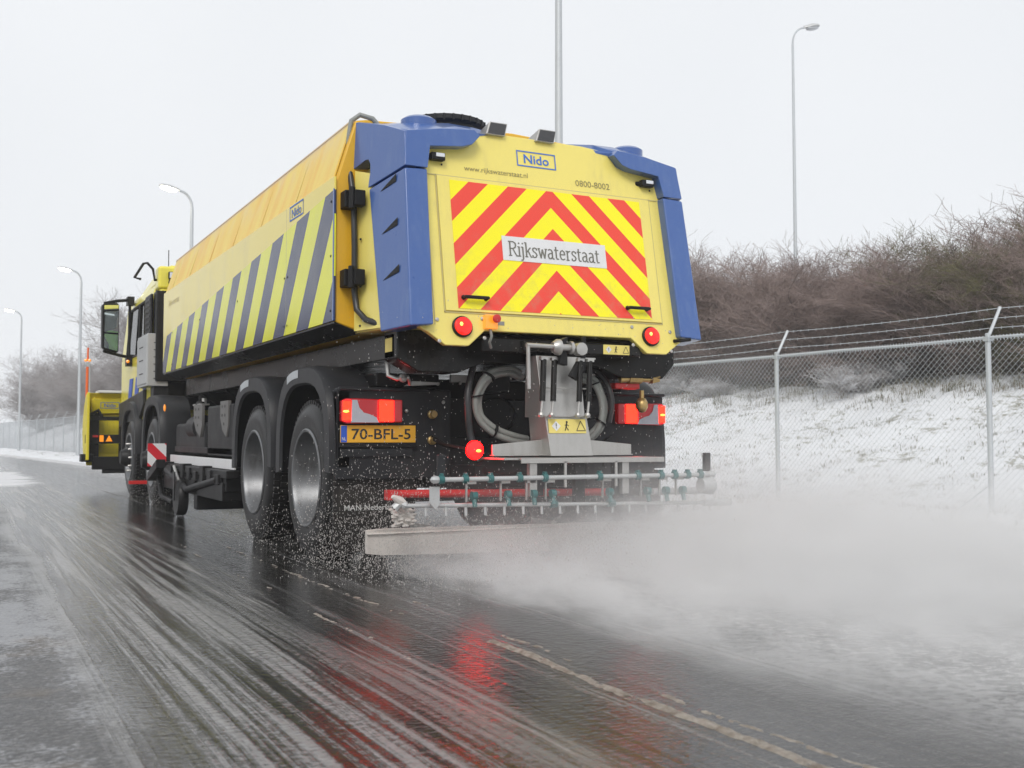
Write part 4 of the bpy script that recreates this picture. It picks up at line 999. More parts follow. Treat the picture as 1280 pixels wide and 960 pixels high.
# ---- wheels
def make_wheel(x, y, dual):
    """x = outer face; built on the left side (outer = -x)"""
    mb = MB(); wdt = .30; R0 = .525
    prof = [(0.01, .335), (.0, .40), (.012, .46), (.03, .497), (.055, .515), (.10, R0), (.20, R0), (.245, .515), (.27, .497), (.288, .46), (.30, .40), (.29, .335)]
    mb.lathe((x, y, .525), (1, 0, 0), prof, 56, close=True)
    # tread blocks
    for k in range(64):
        a = 2*pi*k/64; a2 = a+.058
        for (h0, h1, sh) in ((.035, .075, 0), (.085, .14, .03), (.155, .21, .06), (.22, .262, .03)):
            r0, r1 = .50, .535 if .08 < h0 < .2 else .528
            P = []
            for (hh, rr_, an) in ((h0, r0, a+sh), (h1, r0, a+sh), (h1, r0, a2+sh), (h0, r0, a2+sh)): P.append((x+hh, y+cos(an)*rr_, .525+sin(an)*rr_))
            Q = []
            for (hh, rr_, an) in ((h0, r1, a+sh), (h1, r1, a+sh), (h1, r1, a2+sh), (h0, r1, a2+sh)): Q.append((x+hh, y+cos(an)*rr_, .525+sin(an)*rr_))
            mb.loft(P, Q)
    if dual: mb.lathe((x+.34, y, .525), (1, 0, 0), prof, 40, close=True)
    ty = build('wheel', mb, 'rubber', T)
    mb = MB()
    if dual:
        mb.lathe((x, y, .525), (1, 0, 0), [(.006, .335), (-.002, .325), (.002, .312), (.03, .300), (.16, .286), (.20, .26), (.215, .14), (.215, .001), (.23, .001), (.235, .15), (.22, .28), (.05, .32)], 48, close=True)
    else:
        mb.lathe((x, y, .525), (1, 0, 0), [(.006, .335), (-.002, .325), (.002, .312), (.025, .300), (.06, .285), (.07, .25), (.03, .17), (.015, .15), (.015, .001), (.2, .001), (.2, .28), (.05, .32)], 48, close=True)
    build('rim', mb, 'rim', ty)
    mb = MB(); h = .205 if dual else .012
    for k in range(10):
        a = 2*pi*k/10; c = (x+h, y+cos(a)*.19, .525+sin(a)*.19); mb.lathe(c, (-1, 0, 0), [(-.03, .016), (.025, .016), (.04, .009)], 6)
    build('wheel_nut', mb, 'steel', ty)
    mb = MB(); mb.lathe((x+h, y, .525), (-1, 0, 0), [(-.02, .13), (.05, .125), (.12 if not dual else .05, .09), (.13 if not dual else .055, .0)], 24); build('hub', mb, 'black', ty)
    return ty
def place_wheels(proto, x, y, pts):
    for (Y, s) in pts:
        for k, src in enumerate([proto]):
            c = copy_tree(src, T); c.location = (0, Y-y, 0)
            if s < 0: c.rotation_euler = (0, 0, pi); c.location = (0, (Y-TY)+(y-TY), 0)
w4 = make_wheel(-1.27, .60, True); w1 = make_wheel(-1.27, 7.10, False)
place_wheels(w4, -1.27, .60, [(2.04, 1), (.60, -1), (2.04, -1)]); place_wheels(w1, -1.27, 7.10, [(9.0, 1), (7.10, -1), (9.0, -1)])

# ---- mudguards
def fender(yc, s, front=True, w0=-1.285, w1=-.93, Rr=.70, zc=.56, a0=-12, a1=190, low=.0, strip=True):
    mb = MB(s); n_ = 22; sec = [(w0, Rr), (w0+.0, Rr-.10), (w0+.02, Rr-.115), (w0+.02, Rr-.04), (w0+.06, Rr-.012), (w1, Rr-.012), (w1, Rr+.01), (w0+.10, Rr+.018), (w0+.03, Rr+.012)]
    sp = 1.0
    V = []; m_ = len(sec)
    for k in range(n_+1):
        a = radians(a0+(a1-a0)*k/n_); ca, sa = cos(a), sin(a)
        # squarer arch, superellipse
        q = (abs(ca)**3.0+abs(sa)**3.0)**(-1/3.0)
        for (xx, r) in sec:
            V.append((xx, yc-ca*r*q*.97, zc+sa*r*q*.99))
    F = []
    for k in range(n_):
        for i in range(m_): F.append((k*m_+i, k*m_+(i+1) % m_, (k+1)*m_+(i+1) % m_, (k+1)*m_+i))
    F += [tuple(range(m_-1, -1, -1)), tuple(range(n_*m_, (n_+1)*m_))]
    mb.add(V, F); f = build('mudguard', mb, 'plastic', T, angle=50)
    if strip:
        mb = MB(s); P = []
        for k in range(5):
            a = radians(96+24*k/4); q = (abs(cos(a))**3.0+abs(sin(a))**3.0)**(-1/3.0)
            P.append((yc-cos(a)*(Rr-.005)*q*.97, zc+sin(a)*(Rr-.005)*q*.99))
        V = [(w0-.003, y_, z_-.0) for y_, z_ in P]+[(w0-.003, y_, z_-.055) for y_, z_ in P]
        mb.add(V, [(i, i+1, 6+i, 5+i) for i in range(4)]); build('reflector_strip', mb, 'galv', f, recalc=False)
    return f
for s in (1, -1):
    fender(.665, s, Rr=.655, zc=.62, a0=-4, a1=187, w1=-.98); fender(2.08, s, Rr=.655, zc=.62, a0=-4, a1=187, w1=-.98); fender(7.05, s, Rr=.72, zc=.58, a0=-5, a1=186, strip=False); fender(8.98, s, Rr=.70, zc=.58, a0=0, a1=182, strip=False)

# ---- kit between the axles
mb = MB(); mb.box(-1.20, -.50, 3.05, 4.15, .62, 1.10); build('battery_box', mb, 'black', T, .02)
mb = MB(); mb.box(-1.19, -.55, 4.3, 5.9, .62, .95); build('fuel_tank', mb, 'black', T, .04)
for (y, w_) in ((4.35, .42), (3.2, .32)):
    mb = MB(); mb.prism([(-1.215, y, 1.13), (-1.215, y+w_, 1.13), (-1.215, y+w_, .98), (-1.215, y+w_*.7, .86), (-1.215, y+w_*.2, .80), (-1.215, y, .92)], (.03, 0, 0)); p = build('perforated_bracket', mb, 'bracket', T, .004)
    mb = MB()
    for (a, b) in ((.15, 1.08), (.3, 1.08), (.15, 1.0), (.3, 1.0), (.2, .92)): mb.lathe((-1.217, y+a*w_/.42, b), (-1, 0, 0), [(0, .014), (.002, .014)], 8)
    build('hole', mb, 'black', p)
mb = MB(); mb.lathe((-1.1, 4.95, .90), (0, 1, 0), [(-.22, .02), (-.2, .13), (.2, .13), (.22, .02)], 20); build('air_tank', mb, 'black', T)
mb = MB(); mb.box(-1.23, -1.21, 2.88, 6.0, .515, .605); build('side_guard', mb, 'white', T, .004)
mb = MB(); mb.box(-1.20, -1.14, 3.0, 5.9, .64, .70); mb.tube([(-1.1, 3.2, .95), (-1.15, 3.9, .72), (-1.12, 4.3, .70)], .014, 6); mb.ball((-1.15, 4.75, 1.12), .06, n=8); mb.cyl((-1.15, 4.75, 1.12), (-1.15, 4.75, 1.22), .02, 8); build('valve_block', mb, 'black', T, .004)
mb = MB(); mb.cyl((-1.12, 4.75, 1.13), (-1.12, 4.75, 1.20), .03, 8); mb.box(-1.19, -1.1, 4.55, 4.95, 1.125, 1.14); build('pipe_fitting', mb, 'steel', T)
mb = MB(); mb.box(1.21, 1.23, 2.88, 6.0, .515, .605); build('side_guard', mb, 'white', T, .004)
mb = MB(); mb.ball((-1.29, 6.05, 1.13), .03, n=10, sc=(.5, 1, 1.4)); build('side_marker', mb, 'lens_amber', T)
# the underslung blade between the axles
U = T
mb = MB()
mb.prism([(-1.42, 5.75, .46), (-1.42, 6.35, .30), (-1.42, 6.35, .40), (-1.42, 5.75, .56)], (.10, 0, 0))
mb.box(-1.36, .9, 5.2, 5.5, .36, .50); mb.box(-1.30, -1.18, 2.85, 6.3, .44, .51); mb.box(-1.28, .8, 2.95, 3.2, .32, .46); mb.box(-1.30, -1.1, 3.0, 6.0, .24, .40)
mb.tube([(-1.35, 5.5, .45), (-1.32, 4.5, .28), (-1.3, 3.2, .42)], .035, 8); mb.tube([(-1.33, 6.2, .45), (-1.33, 5.9, .15), (-1.33, 5.2, .12)], .03, 8)
mb.box(-1.30, .9, 4.1, 4.25, .10, .42)
for k in range(9): mb.box(-1.32, -1.20, 3.1+k*.33, 3.25+k*.33, .38, .47+.03*(k % 3))
build('underbody_blade', mb, 'black', T, .008)
mb = MB(); mb.tube([(-1.36, 5.0, .50), (-1.36, 4.86, .42), (-1.36, 4.72, .36)], .016, 8); build('blade_ram', mb, 'steel', T)
mb = MB(); mb.lathe((-1.38, 4.78, .19), (1, 0, 0), [(0, .08), (0, .17), (.02, .185), (.08, .185), (.10, .17), (.10, .08)], 28); mb.lathe((-1.36, 4.78, .19), (1, 0, 0), [(0, .08), (.05, .08)], 16); mb.prism([(-1.39, 4.74, .45), (-1.39, 4.84, .45), (-1.39, 4.81, .16), (-1.39, 4.76, .16)], (-.012, 0, 0)); build('castor_wheel', mb, 'rubber', T)
mb = MB(); mb.prism([(-1.47, 6.02, .475), (-1.27, 6.02, .475), (-1.27, 6.02, .73), (-1.47, 6.02, .73)], (0, .012, 0)); build('marker_board', mb, 'redwhite', T)
mb = MB(); mb.box(-1.62, -1.42, 6.35, 6.39, .265, .305); build('red_marker_bar', mb, 'red', T, .004)

# ---- cab
mb = MB()
cabp = [(7.72, 1.25), (10.30, 1.00), (10.46, 1.15), (10.44, 1.85), (10.12, 2.66), (9.95, 2.74), (7.72, 2.74)]
for s in (-1, 1):   # side skins with window opening
    # lower door skin, pillars
    mb.prism([(s*1.195, 7.72, 1.05), (s*1.195, 10.40, .95), (s*1.195, 10.44, 1.92), (s*1.195, 7.72, 1.92)], (-s*.05, 0, 0))
    mb.prism([(s*1.195, 7.72, 1.92), (s*1.195, 8.32, 1.92), (s*1.175, 8.32, 2.62), (s*1.175, 7.72, 2.62)], (-s*.05, 0, 0))
    mb.prism([(s*1.195, 9.95, 1.92), (s*1.195, 10.44, 1.92), (s*1.165, 10.10, 2.62), (s*1.170, 9.72, 2.62)], (-s*.05, 0, 0))
    mb.prism([(s*1.175, 7.72, 2.615), (s*1.175, 10.12, 2.615), (s*1.14, 9.98, 2.76), (s*1.14, 7.72, 2.76)], (-s*.05, 0, 0))
mb.box(-1.15, 1.15, 10.36, 10.42, 1.0, 1.75); mb.box(-1.14, 1.14, 7.72, 10.3, 1.15, 1.2)
cab = build('cab', mb, 'yellow_cab', T, .02)
mb = MB(); mb.box(-1.15, 1.15, 7.66, 7.72, 1.15, 2.74); mb.box(-1.19, -1.0, 7.5, 8.1, .95, 1.44); build('cab_rear_wall', mb, 'plastic', cab, .01)
mb = MB(); Rf = [(-1.15, 2.755), (1.15, 2.755), (1.10, 2.96), (.95, 3.02), (-.95, 3.02), (-1.10, 2.96)]
mb.loft([(x, 7.74, z) for x, z in Rf], [(x*.93, 10.02, 2.755+(z-2.755)*.45) for x, z in Rf]); build('roof', mb, 'yellow_cab', cab, .03)
mb = MB(); mb.box(-1.16, -.62, 7.45, 7.72, 2.66, 2.96); mb.box(-1.14, -.9, 7.46, 7.7, 2.60, 2.68); build('roof_spoiler', mb, 'yellow_cab', T, .04)
for s in (-1, 1):
    mb = MB(s); mb.prism([(-1.180, 8.32, 1.92), (-1.180, 9.95, 1.92), (-1.162, 9.72, 2.61), (-1.162, 8.32, 2.61)], (.006, 0, 0)); build('side_window', mb, 'window', cab, recalc=True)
    mb = MB(s); 
    for a, b in (((8.32, 1.92), (9.95, 1.92)), ((9.95, 1.92), (9.72, 2.61)), ((9.72, 2.61), (8.32, 2.61)), ((8.32, 2.61), (8.32, 1.92)), ((8.8, 1.93), (8.8, 2.6))):
        mb.tube([(-1.19-.0+(a[1]-1.92)*.026, a[0], a[1]), (-1.19+(b[1]-1.92)*.026, b[0], b[1])], .016, 6)
    mb.box(-1.20, -1.19, 8.30, 8.315, 1.1, 2.6); build('window_seal', mb, 'black', cab)
    mb = MB(s); mb.box(-1.205, -1.192, 8.05, 8.28, 1.30, 1.75); build('dark_blue_patch', mb, 'nlblue', cab); mb = MB(s); mb.prism([(-1.205, 8.75, 1.30), (-1.205, 9.05, 1.30), (-1.205, 8.9, 1.62), (-1.205, 8.6, 1.62)], (.012, 0, 0)); build('dark_blue_patch', mb, 'nlblue', cab); mb = MB(s); mb.prism([(-1.205, 9.35, 1.30), (-1.205, 9.65, 1.30), (-1.205, 9.5, 1.62), (-1.205, 9.2, 1.62)], (.012, 0, 0)); build('dark_blue_patch', mb, 'nlblue', cab)
    mb = MB(s); mb.box(-1.23, -1.195, 8.35, 8.55, 1.62, 1.66); build('door_handle', mb, 'black', cab, .008)
    mb = MB(s); mb.prism([(-1.24, 8.35, 1.05), (-1.24, 10.3, .95), (-1.24, 10.3, 1.30), (-1.24, 8.0, 1.42), (-1.24, 8.0, 1.22)], (.3, 0, 0)); build('cab_step_panel', mb, 'plastic', T, .02)
mb = MB(); mb.prism([(-1.12, 10.40, 1.76), (1.12, 10.40, 1.76), (1.06, 10.06, 2.72), (-1.06, 10.06, 2.72)], (0, -.008, 0)); build('windscreen', mb, 'window', cab)
mb = MB(); mb.box(-1.18, 1.18, 10.40, 10.50, .45, 1.0); build('bumper', mb, 'plastic', T, .03)
mb = MB(); mb.box(-.7, .7, 10.42, 10.46, 1.05, 1.65); build('grille', mb, 'black', cab, .01)
for s in (-1, 1): mb = MB(s); mb.box(-1.12, -.78, 10.48, 10.52, .62, .82); build('headlight', mb, 'lens_clear', T, .01)
# black intake stack behind cab
mb = MB(); mb.box(-1.18, -.80, 7.42, 7.66, 1.5, 2.64); mb.box(-1.225, -1.19, 7.60, 8.06, 1.98, 2.62)
build('air_intake', mb, 'black', T, .02)
mb = MB()
for k in range(8): mb.box(-1.232, -1.222, 7.64, 8.02, 2.04+k*.07, 2.07+k*.07)
for (z, dx) in ((2.50, .0), (2.36, -.02)): mb.prism([(-1.00+dx, 7.415, z), (-.88+dx, 7.415, z-.03), (-.88+dx, 7.415, z-.07), (-1.0+dx, 7.415, z-.03)], (0, -.012, 0))
mb.ball((-.98, 7.41, 2.22), .035, n=10); build('intake_louvre', mb, 'plastic', T, .004)
mb = MB(); mb.box(-.80, 1.1, 7.3, 7.6, 1.3, 2.4); build('exhaust_housing', mb, 'black', T, .02)
# grey slotted cover
mb = MB(); mb.box(-1.275, -1.02, 7.46, 8.28, 1.44, 2.10); mb.box(-1.285, -1.27, 7.48, 8.26, 1.47, 2.07); ac = build('exhaust_cover', mb, 'alu', T, .012)
mb = MB()
for k in range(6): mb.box(-1.20, -1.10, 7.452, 7.459, 1.53+k*.09, 1.538+k*.09)
for k in range(3): mb.box(-1.288, -1.285, 7.75, 8.05, 1.6+k*.17, 1.612+k*.17)
build('slot', mb, 'black', ac)
# roof bar, work lamp, antenna
mb = MB(); mb.tube([(-1.36, 7.52, 2.78), (-1.43, 7.56, 2.80), (-1.32, 7.60, 2.99), (-1.27, 7.62, 3.005), (-1.20, 7.62, 2.93), (-1.18, 7.6, 2.79), (-1.0, 7.44, 2.80)], .017, 8); build('roof_bar', mb, 'black', T)
mb = MB(); mb.box(-1.045, -.955, 7.38, 7.44, 2.79, 2.88); wl = build('work_lamp', mb, 'black', T, .01)
mb = MB(); mb.box(-1.035, -.965, 7.372, 7.381, 2.80, 2.87); build('lens', mb, 'lens_white', wl)
mb = MB(); P = [(-1.0+.04*cos(a), 7.40, 2.745+.04*sin(a)) for a in [radians(70+28*k) for k in range(10)]]; mb.tube(P, .008, 6); build('cable_loop', mb, 'black', T)
mb = MB(); mb.cyl((-.98, 7.8, 3.0), (-.98, 7.8, 3.22), .006, 6); build('antenna', mb, 'black', T)
# mirror: turned in towards the driver
for s in (-1, 1):
    mc = Vector((-1.50, 9.22, 2.31)); 
    ang = radians(22)     # glass normal turned toward the cab
    u = Vector((cos(ang), sin(ang), 0)); n_ = Vector((sin(ang), -cos(ang), 0))
    def mp(a, z, o): v = mc+u*a+n_*o+Vector((0, 0, z)); return (v.x, v.y, v.z)
    mb = MB(s); P = [(-.125, -.30), (.10, -.345), (.125, -.31), (.125, .335), (.09, .365), (-.11, .34), (-.135, .31)]
    mb.loft([mp(a, z, 0) for a, z in P], [mp(a*.8, z*.92, -.09) for a, z in P]); mi = build('mirror', mb, 'black', T, .015)
    mb = MB(s); mb.prism([mp(-.105, -.06, .004), mp(.105, -.06, .004), mp(.105, .33, .004), mp(-.105, .31, .004)], tuple(n_*.002*1) if s == 1 else tuple(n_*.002)); build('mirror_glass', mb, 'mirror', mi, smooth=False)
    mb = MB(s); mb.prism([mp(-.105, -.275, .004), mp(.10, -.315, .004), mp(.105, -.085, .004), mp(-.105, -.085, .004)], tuple(n_*.002)); build('wide_angle_glass', mb, 'mirror', mi, smooth=False)
    mb = MB(s); mb.tube([mp(-.08, .34, -.05), (-1.42, 9.28, 2.70), (-1.24, 9.40, 2.735), (-1.17, 9.55, 2.70)], .022, 8); mb.tube([mp(-.08, -.32, -.05), (-1.36, 9.32, 1.94), (-1.24, 9.42, 1.93), (-1.19, 9.5, 1.90)], .022, 8)
    mb.tube([(-1.23, 9.42, 2.73), (-1.23, 9.42, 1.93)], .020, 8); mb.box(-1.27, -1.18, 9.33, 9.50, 2.66, 2.78); mb.box(-1.27, -1.18, 9.33, 9.50, 1.80, 1.96); build('mirror_arm', mb, 'black', mi)
    mb = MB(s); mb.ball((-1.26, 9.30, 1.86), .025, n=8); build('indicator', mb, 'lens_amber', mi)

# ---- driver
def skin_mesh(name, verts, edges, radii, mat, parent, sub=2):
    me = bpy.data.meshes.new(name); off = root_loc(parent) if parent else Vector()
    me.from_pydata([tuple(Vector(v)-off) for v in verts], edges, []); o = bpy.data.objects.new(name, me); COL.objects.link(o)
    if parent: o.parent = parent
    me.materials.append(M[mat]); o.modifiers.new('skin', 'SKIN')
    for i, r in enumerate(radii):
        v = me.skin_vertices[0].data[i]; v.radius = (r, r) if not isinstance(r, tuple) else r; v.use_root = (i == 0)
    sb = o.modifiers.new('sub', 'SUBSURF'); sb.levels = sub; sb.render_levels = sub
    return o
dx, dy = -.72, 8.75
P = empty('person', (dx, dy, 1.2), 'driver in a green hi-vis jacket seated at the wheel, seen only in the cab mirror', 'person'); 
def dv(x, y, z): return (dx+x, dy+y, z+.20)
V = [dv(0, 0, 1.62), dv(0, -.02, 1.80), dv(0, -.03, 2.0), dv(0, -.02, 2.12), dv(0, .0, 2.20), dv(0, .02, 2.30), dv(0, .03, 2.40),
     dv(-.19, -.02, 2.08), dv(-.25, .12, 1.88), dv(-.16, .36, 1.93), dv(.19, -.02, 2.08), dv(.25, .12, 1.88), dv(.16, .36, 1.93),
     dv(-.10, .02, 1.58), dv(-.13, .40, 1.60), dv(-.13, .50, 1.28), dv(.10, .02, 1.58), dv(.13, .40, 1.60), dv(.13, .50, 1.28)]
E = [(0, 1), (1, 2), (2, 3), (3, 4), (4, 5), (5, 6), (3, 7), (7, 8), (8, 9), (3, 10), (10, 11), (11, 12), (0, 13), (13, 14), (14, 15), (0, 16), (16, 17), (17, 18)]
rad = [.13, .13, .14, .10, .055, .09, .07, .07, .05, .036, .07, .05, .036, .09, .07, .05, .09, .07, .05]
skin_mesh('body', V, E, rad, 'skin', P)
V2 = [V[0], V[1], V[2], V[3], V[7], V[8], V[9], V[10], V[11], V[12]]; E2 = [(0, 1), (1, 2), (2, 3), (3, 4), (4, 5), (5, 6), (3, 7), (7, 8), (8, 9)]
skin_mesh('jacket', V2, E2, [.15, .155, .165, .12, .09, .066, .05, .09, .066, .05], 'hivis', P)
skin_mesh('trousers', [V[0], V[13], V[14], V[15], V[16], V[17], V[18]], [(0, 1), (1, 2), (2, 3), (0, 4), (4, 5), (5, 6)], [.145, .105, .085, .065, .105, .085, .065], 'navy', P)
for s in (-1, 1):
    a = Vector(dv(s*.16, .36, 1.93))
    for k in range(5):
        L = (.075, .085, .088, .082, .065)[k]; b = a+Vector((s*-.015, .07, (k-2)*.018)); t = Vector((s*.5, .8, (k-2)*.08)).normalized() if k else Vector((-s*.6, .6, -.4)).normalized()
        skin_mesh('finger', [tuple(a+Vector((0, .02, (k-2)*.01))), tuple(b), tuple(b+t*L*.5), tuple(b+t*L*.5+Vector((-s*.3, .6, -.5))*L*.5)], [(0, 1), (1, 2), (2, 3)], [.016, .011, .0095, .008], 'skin', P, 1)
mb = MB(); mb.ball(dv(0, .01, 2.385), .103, n=14, sc=(.92, 1.02, .82)); build('hair', mb, 'hair', P)
mb = MB(); mb.ball(dv(0, .135, 2.31), .018, n=8); 
for s in (-1, 1): mb.ball(dv(s*.092, .03, 2.32), .022, n=8, sc=(.4, 1, 1.5))
build('ears_and_nose', mb, 'skin', P)
mb = MB()
for s in (-1, 1): mb.ball(dv(s*.034, .112, 2.345), .010, n=8)
mb.box(dx-.025, dx+.025, dy+.118, dy+.124, 2.457, 2.463); build('eyes_and_mouth', mb, 'ptext', P)
mb = MB(); mb.box(dx-.26, dx+.26, dy-.30, dy+.25, 1.60, 1.72); mb.box(dx-.25, dx+.25, dy-.36, dy-.22, 1.7, 2.30); mb.box(dx-.13, dx+.13, dy-.35, dy-.25, 2.30, 2.58); mb.box(dx-.2, dx+.2, dy-.2, dy+.2, 1.2, 1.6); build('seat', mb, 'seatcloth', T, .04)
mb = MB(); mb.lathe(dv(0, .46, 1.93), (0, -.8, .6), [(0, .0)], 3) if False else None
P_ = [Vector(dv(.22*cos(a), .46+.22*sin(a)*.55, 1.92+.22*sin(a)*.8)) for a in [2*pi*k/24 for k in range(25)]]; mb.tube(P_, .014, 6, cap=False); mb.tube([dv(-.2, .46, 1.92), dv(.2, .46, 1.92)], .014, 6); mb.cyl(dv(0, .46, 1.92), dv(0, .8, 1.5), .025, 8); build('steering_wheel', mb, 'black', T)
mb = MB(); mb.box(-1.12, 1.12, 9.75, 10.25, 1.2, 1.85); build('dashboard', mb, 'plastic', T, .04)

# ================================================================== front plough
PY = 11.4
G = empty('snow_plough', (-.1, PY, 0), 'yellow curved snow plough with orange marker pole carried in front of the truck', 'plough')
mb = MB(); prof = []
for k in range(13):
    t = k/12; z = .36+1.13*t; y = PY-.22+.50*sin(pi*(.12+.76*t)); prof.append((y, z))
def rib(x): return [(x, y, z) for y, z in prof]+[(x, y+.035, z) for y, z in reversed(prof)]
mb.loft(rib(-1.57), rib(1.57)); mb.prism([(-1.60, PY-.30, .45), (-1.60, PY+.05, .42), (-1.60, PY+.24, .62), (-1.60, PY+.34, .86), (-1.60, PY+.30, 1.08), (-1.60, PY+.14, 1.30), (-1.60, PY-.10, 1.46), (-1.60, PY-.30, 1.49)], (.04, 0, 0))
mb.prism([(1.56, PY-.30, .45), (1.56, PY+.05, .42), (1.56, PY+.34, .86), (1.56, PY-.10, 1.46), (1.56, PY-.30, 1.49)], (.04, 0, 0))
build('mouldboard', mb, 'plough_yellow', G, .01)
mb = MB(); mb.prism([(-1.50, PY+.0, 1.40), (-.98, PY+.0, 1.42), (-.98, PY+.05, 1.18), (-1.50, PY+.05, 1.16)], (0, .25, 0)); mb.prism([(-1.52, PY+.02, 1.42), (-.95, PY+.02, 1.44), (-.95, PY+.02, 1.47), (-1.52, PY+.02, 1.45)], (0, .3, 0))
mb.box(-1.40, -1.02, PY+.12, PY+.2, .42, 1.16)
for x in (-1.48, -1.0): mb.prism([(x, PY-.0, 1.42), (x, PY+.6, 1.42), (x, PY+.3, .6), (x, PY+.1, .5)], (.03, 0, 0))
hp = build('rear_cowl', mb, 'plough_yellow', G, .012)
mb = MB(); mb.box(-1.42, -.9, PY-.1, PY+.3, 1.49, 1.53); build('top_edge_cover', mb, 'white', G, .01)
text('Nido', (-1.235, PY-.002, 1.30), RX, (0, -.2, 1), .17, .06, 'btext', G, .012); logo_frame((-1.235, PY-.001, 1.30), RX, (0, -.2, 1), .28, .10, .008, 'btext', G)
mb = MB()
mb.box(-1.56, -1.40, PY-.10, PY+.02, .50, 1.18); mb.box(-1.56, -.95, PY-.14, PY-.06, 1.06, 1.12); mb.box(-1.60, -.9, PY-.16, PY-.06, .70, .84); mb.box(-1.10, -.96, PY-.1, PY+.0, .45, 1.15)
mb.box(-1.66, -1.48, PY-.2, PY+.1, .42, .54); mb.box(-1.50, -.8, PY-.18, PY-.10, .30, .50); mb.box(-1.35, -.9, PY-.16, PY-.1, .24, .32)
mb.tube([(-1.5, PY-.1, 1.16), (-1.42, PY-.12, 1.22), (-1.36, PY-.12, 1.10), (-1.3, PY-.12, 1.08)], .03, 8); mb.tube([(-1.1, PY-.12, .7), (-1.05, PY-.15, .62), (-1.1, PY-.13, .5)], .02, 6)
mb.box(-.5, .5, 10.5, PY+.3, .55, .7); mb.box(-.45, .45, 10.52, 10.7, .5, 1.05)
build('plough_frame', mb, 'black', G, .01)
mb = MB(); mb.box(-1.50, -1.42, PY-.175, PY-.165, .80, .83); build('rear_reflector', mb, 'red', G)
mb = MB(); mb.box(-1.40, -1.34, PY-.175, PY-.165, .73, .83); mb.prism([(-1.31, PY-.175, .735), (-1.21, PY-.175, .735), (-1.26, PY-.175, .83)], (0, .008, 0)); build('amber_reflector', mb, 'lens_amber', G)
mb = MB(); mb.tube([(-1.575, PY+.05, 1.15), (-1.575, PY+.05, 1.42)], .022, 8); mb.tube([(-1.535, PY+.05, 1.1), (-1.535, PY+.05, 1.95)], .010, 6); mb.box(-1.60, -1.53, PY+.02, PY+.08, 1.93, 1.97); mp_ = build('marker_pole', mb, 'galv', G)
mb = MB(); mb.tube([(-1.575, PY+.05, 1.42), (-1.572, PY+.05, 1.90)], .020, 8); mb.tube([(-1.570, PY+.05, 1.99), (-1.567, PY+.05, 2.20)], .014, 8); build('orange_sleeve', mb, 'orange', mp_)
mb = MB(); mb.ball((-1.60, PY+.03, 2.00), .026, n=8); mb.ball((-1.545, PY+.03, 2.00), .026, n=8); build('marker_lamp', mb, 'lens_amber', mp_)

# ================================================================== spray: droplets, mist, haze
def drop_mat():
    m = NT('grit_and_water_drops'); v = m.coord(); m.bsdf(m.mix(m.noise(v, 400, 1), (.24, .21, .18), (.70, .68, .66)), .35); return m.m
M['drops'] = drop_mat()
mb = MB(); r_ = random.Random(11); vs = []; fs = []
def drop(x, y, z, s):
    i = len(vs); e = s*r_.uniform(1, 3.2); a, b, c = r_.choice(((s, s, e), (s, e, s), (s, s, e)))
    vs.extend([(x+a, y, z), (x-a, y, z), (x, y+b, z), (x, y-b, z), (x, y, z+c), (x, y, z-c)])
    fs.extend([(i, i+2, i+4), (i+2, i+1, i+4), (i+1, i+3, i+4), (i+3, i, i+4), (i+2, i, i+5), (i+1, i+2, i+5), (i+3, i+1, i+5), (i, i+3, i+5)])
for k in range(14000):      # fine grit thrown up along the splash guard
    x = r_.uniform(-1.35, 1.5); y = -.62-abs(r_.gauss(0, .55)); z = abs(r_.gauss(.12, .20)); drop(x, y, max(.01, z), r_.uniform(.0010, .0030))
for k in range(5500):      # behind and beside the rear wheels
    x = r_.gauss(-1.15, .22); y = r_.uniform(-1.0, .35); z = abs(r_.gauss(.08, .30)); drop(x, y-.1, max(.01, z), r_.uniform(.001, .0030))
for k in range(1500):
    x = r_.gauss(-1.30, .10); yw = r_.choice((.6, 2.04, 7.1, 9.0)); drop(x, yw-.35-abs(r_.gauss(0, .35)), max(.01, abs(r_.gauss(0, .16))), r_.uniform(.001, .0032))
for k in range(1500):      # drifting flakes and drops in front of the dark tail
    drop(r_.uniform(-1.6, 1.6), r_.uniform(-1.6, -.2), r_.uniform(.1, 1.5), r_.uniform(.0009, .0026))
mb.add(vs, fs); o = build('spray_droplets', mb, 'drops', recalc=False, smooth=False); tag(o, 'fine drops and grit flying behind the rear wheels and splash guard', 'spray', kind='stuff')

def volume_box(name, x0, x1, y0, y1, z0, z1, mat, label, cat):
    mb = MB(); mb.box(x0, x1, y0, y1, z0, z1); o = build(name, mb, mat, smooth=False); return tag(o, label, cat, kind='stuff')
m = NT('spray_mist_volume'); pv = m.n('ShaderNodeVolumePrincipled'); v = m.coord(); x, y, z = m.xyz(v)
pv.inputs['Color'].default_value = (.996, .994, .99, 1); pv.inputs['Anisotropy'].default_value = .1
n1 = m.noise(m.mapping(v, (1, .75, 1.3)), 1.7, 4, .6, .6)
n2 = m.noise(m.mapping(v, (1, .8, 1.2)), .8, 2, .5)
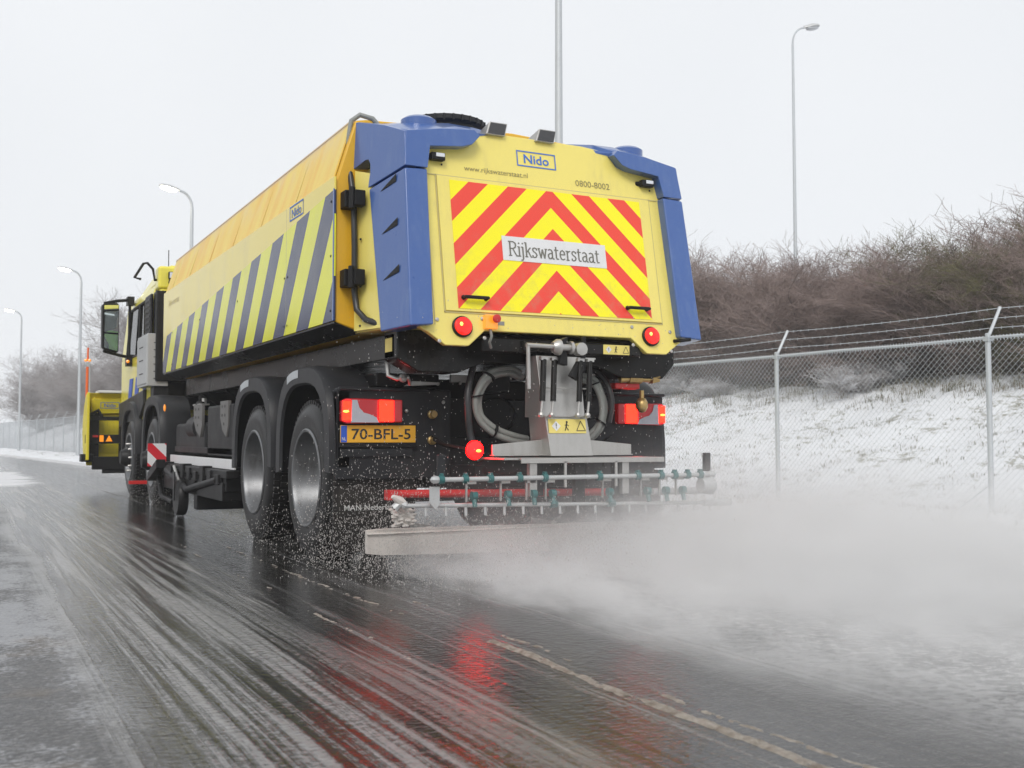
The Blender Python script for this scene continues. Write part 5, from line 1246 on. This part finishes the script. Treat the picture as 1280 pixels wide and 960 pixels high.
# dense low sheet
mxa = m.math('MULTIPLY', m.math('ADD', m.math('MULTIPLY', m.ramp(x, -1.25, -.95), .72), m.math('MULTIPLY', m.ramp(x, -.8, .5), .28)), m.ramp(x, 3.3, .9))
mya = m.math('MULTIPLY', m.ramp(y, -.45, -.85), m.ramp(y, -5.2, -2.4))
hh = m.math('MULTIPLY', m.math('ADD', .065, m.math('MULTIPLY', m.ramp(x, -1.2, 1.0), .065)), m.math('ADD', .55, n2))
low = m.math('EXPONENT', m.math('MULTIPLY', m.math('DIVIDE', z, hh), -1.))
low = m.math('MULTIPLY', m.math('MULTIPLY', low, m.math('MULTIPLY', mxa, mya)), m.math('MULTIPLY', m.ramp(n1, .30, .60), m.math('ADD', .45, m.ramp(m.noise(m.mapping(v, (1, .6, 1.6)), 6.5, 4, .65, .8), .38, .62))))
# thin tall wisps to the right of the tail
mxb = m.math('MULTIPLY', m.ramp(x, .9, 1.7), m.ramp(x, 2.7, 1.7)); myb = m.math('MULTIPLY', m.ramp(y, -1.2, -.1), m.ramp(y, 2.3, .8))
tall = m.math('MULTIPLY', m.math('MULTIPLY', mxb, myb), m.math('MULTIPLY', m.ramp(z, 1.75, .5), m.ramp(n1, .38, .70)))
thin = m.math('MULTIPLY', m.math('MULTIPLY', m.ramp(x, -1.5, -.3), m.ramp(x, 3.5, 1.)), m.math('MULTIPLY', m.math('MULTIPLY', m.ramp(y, -.4, -.8), m.ramp(y, -5.2, -2.2)), m.ramp(z, .8, .1)))
dd = m.math('ADD', m.math('MULTIPLY', low, 19.), m.math('ADD', m.math('MULTIPLY', tall, .45), m.math('MULTIPLY', thin, .24)))
m.l(dd, pv.inputs['Density']); m.l(pv.outputs[0], m.o.inputs['Volume']); M['mist'] = m.m
volume_box('spray_mist', -1.6, 4.4, -5.4, 2.4, .03, 1.8, 'mist', 'pale cloud of spray mist billowing behind the truck over the road', 'mist')
m = NT('haze_volume'); pv = m.n('ShaderNodeVolumePrincipled'); pv.inputs['Color'].default_value = (.96, .965, .975, 1); pv.inputs['Density'].default_value = .0020; m.l(pv.outputs[0], m.o.inputs['Volume']); M['haze'] = m.m
volume_box('haze', -330, 330, -130, 340, -1.04, 16, 'haze', 'pale winter haze in the air over the road and bank', 'haze')
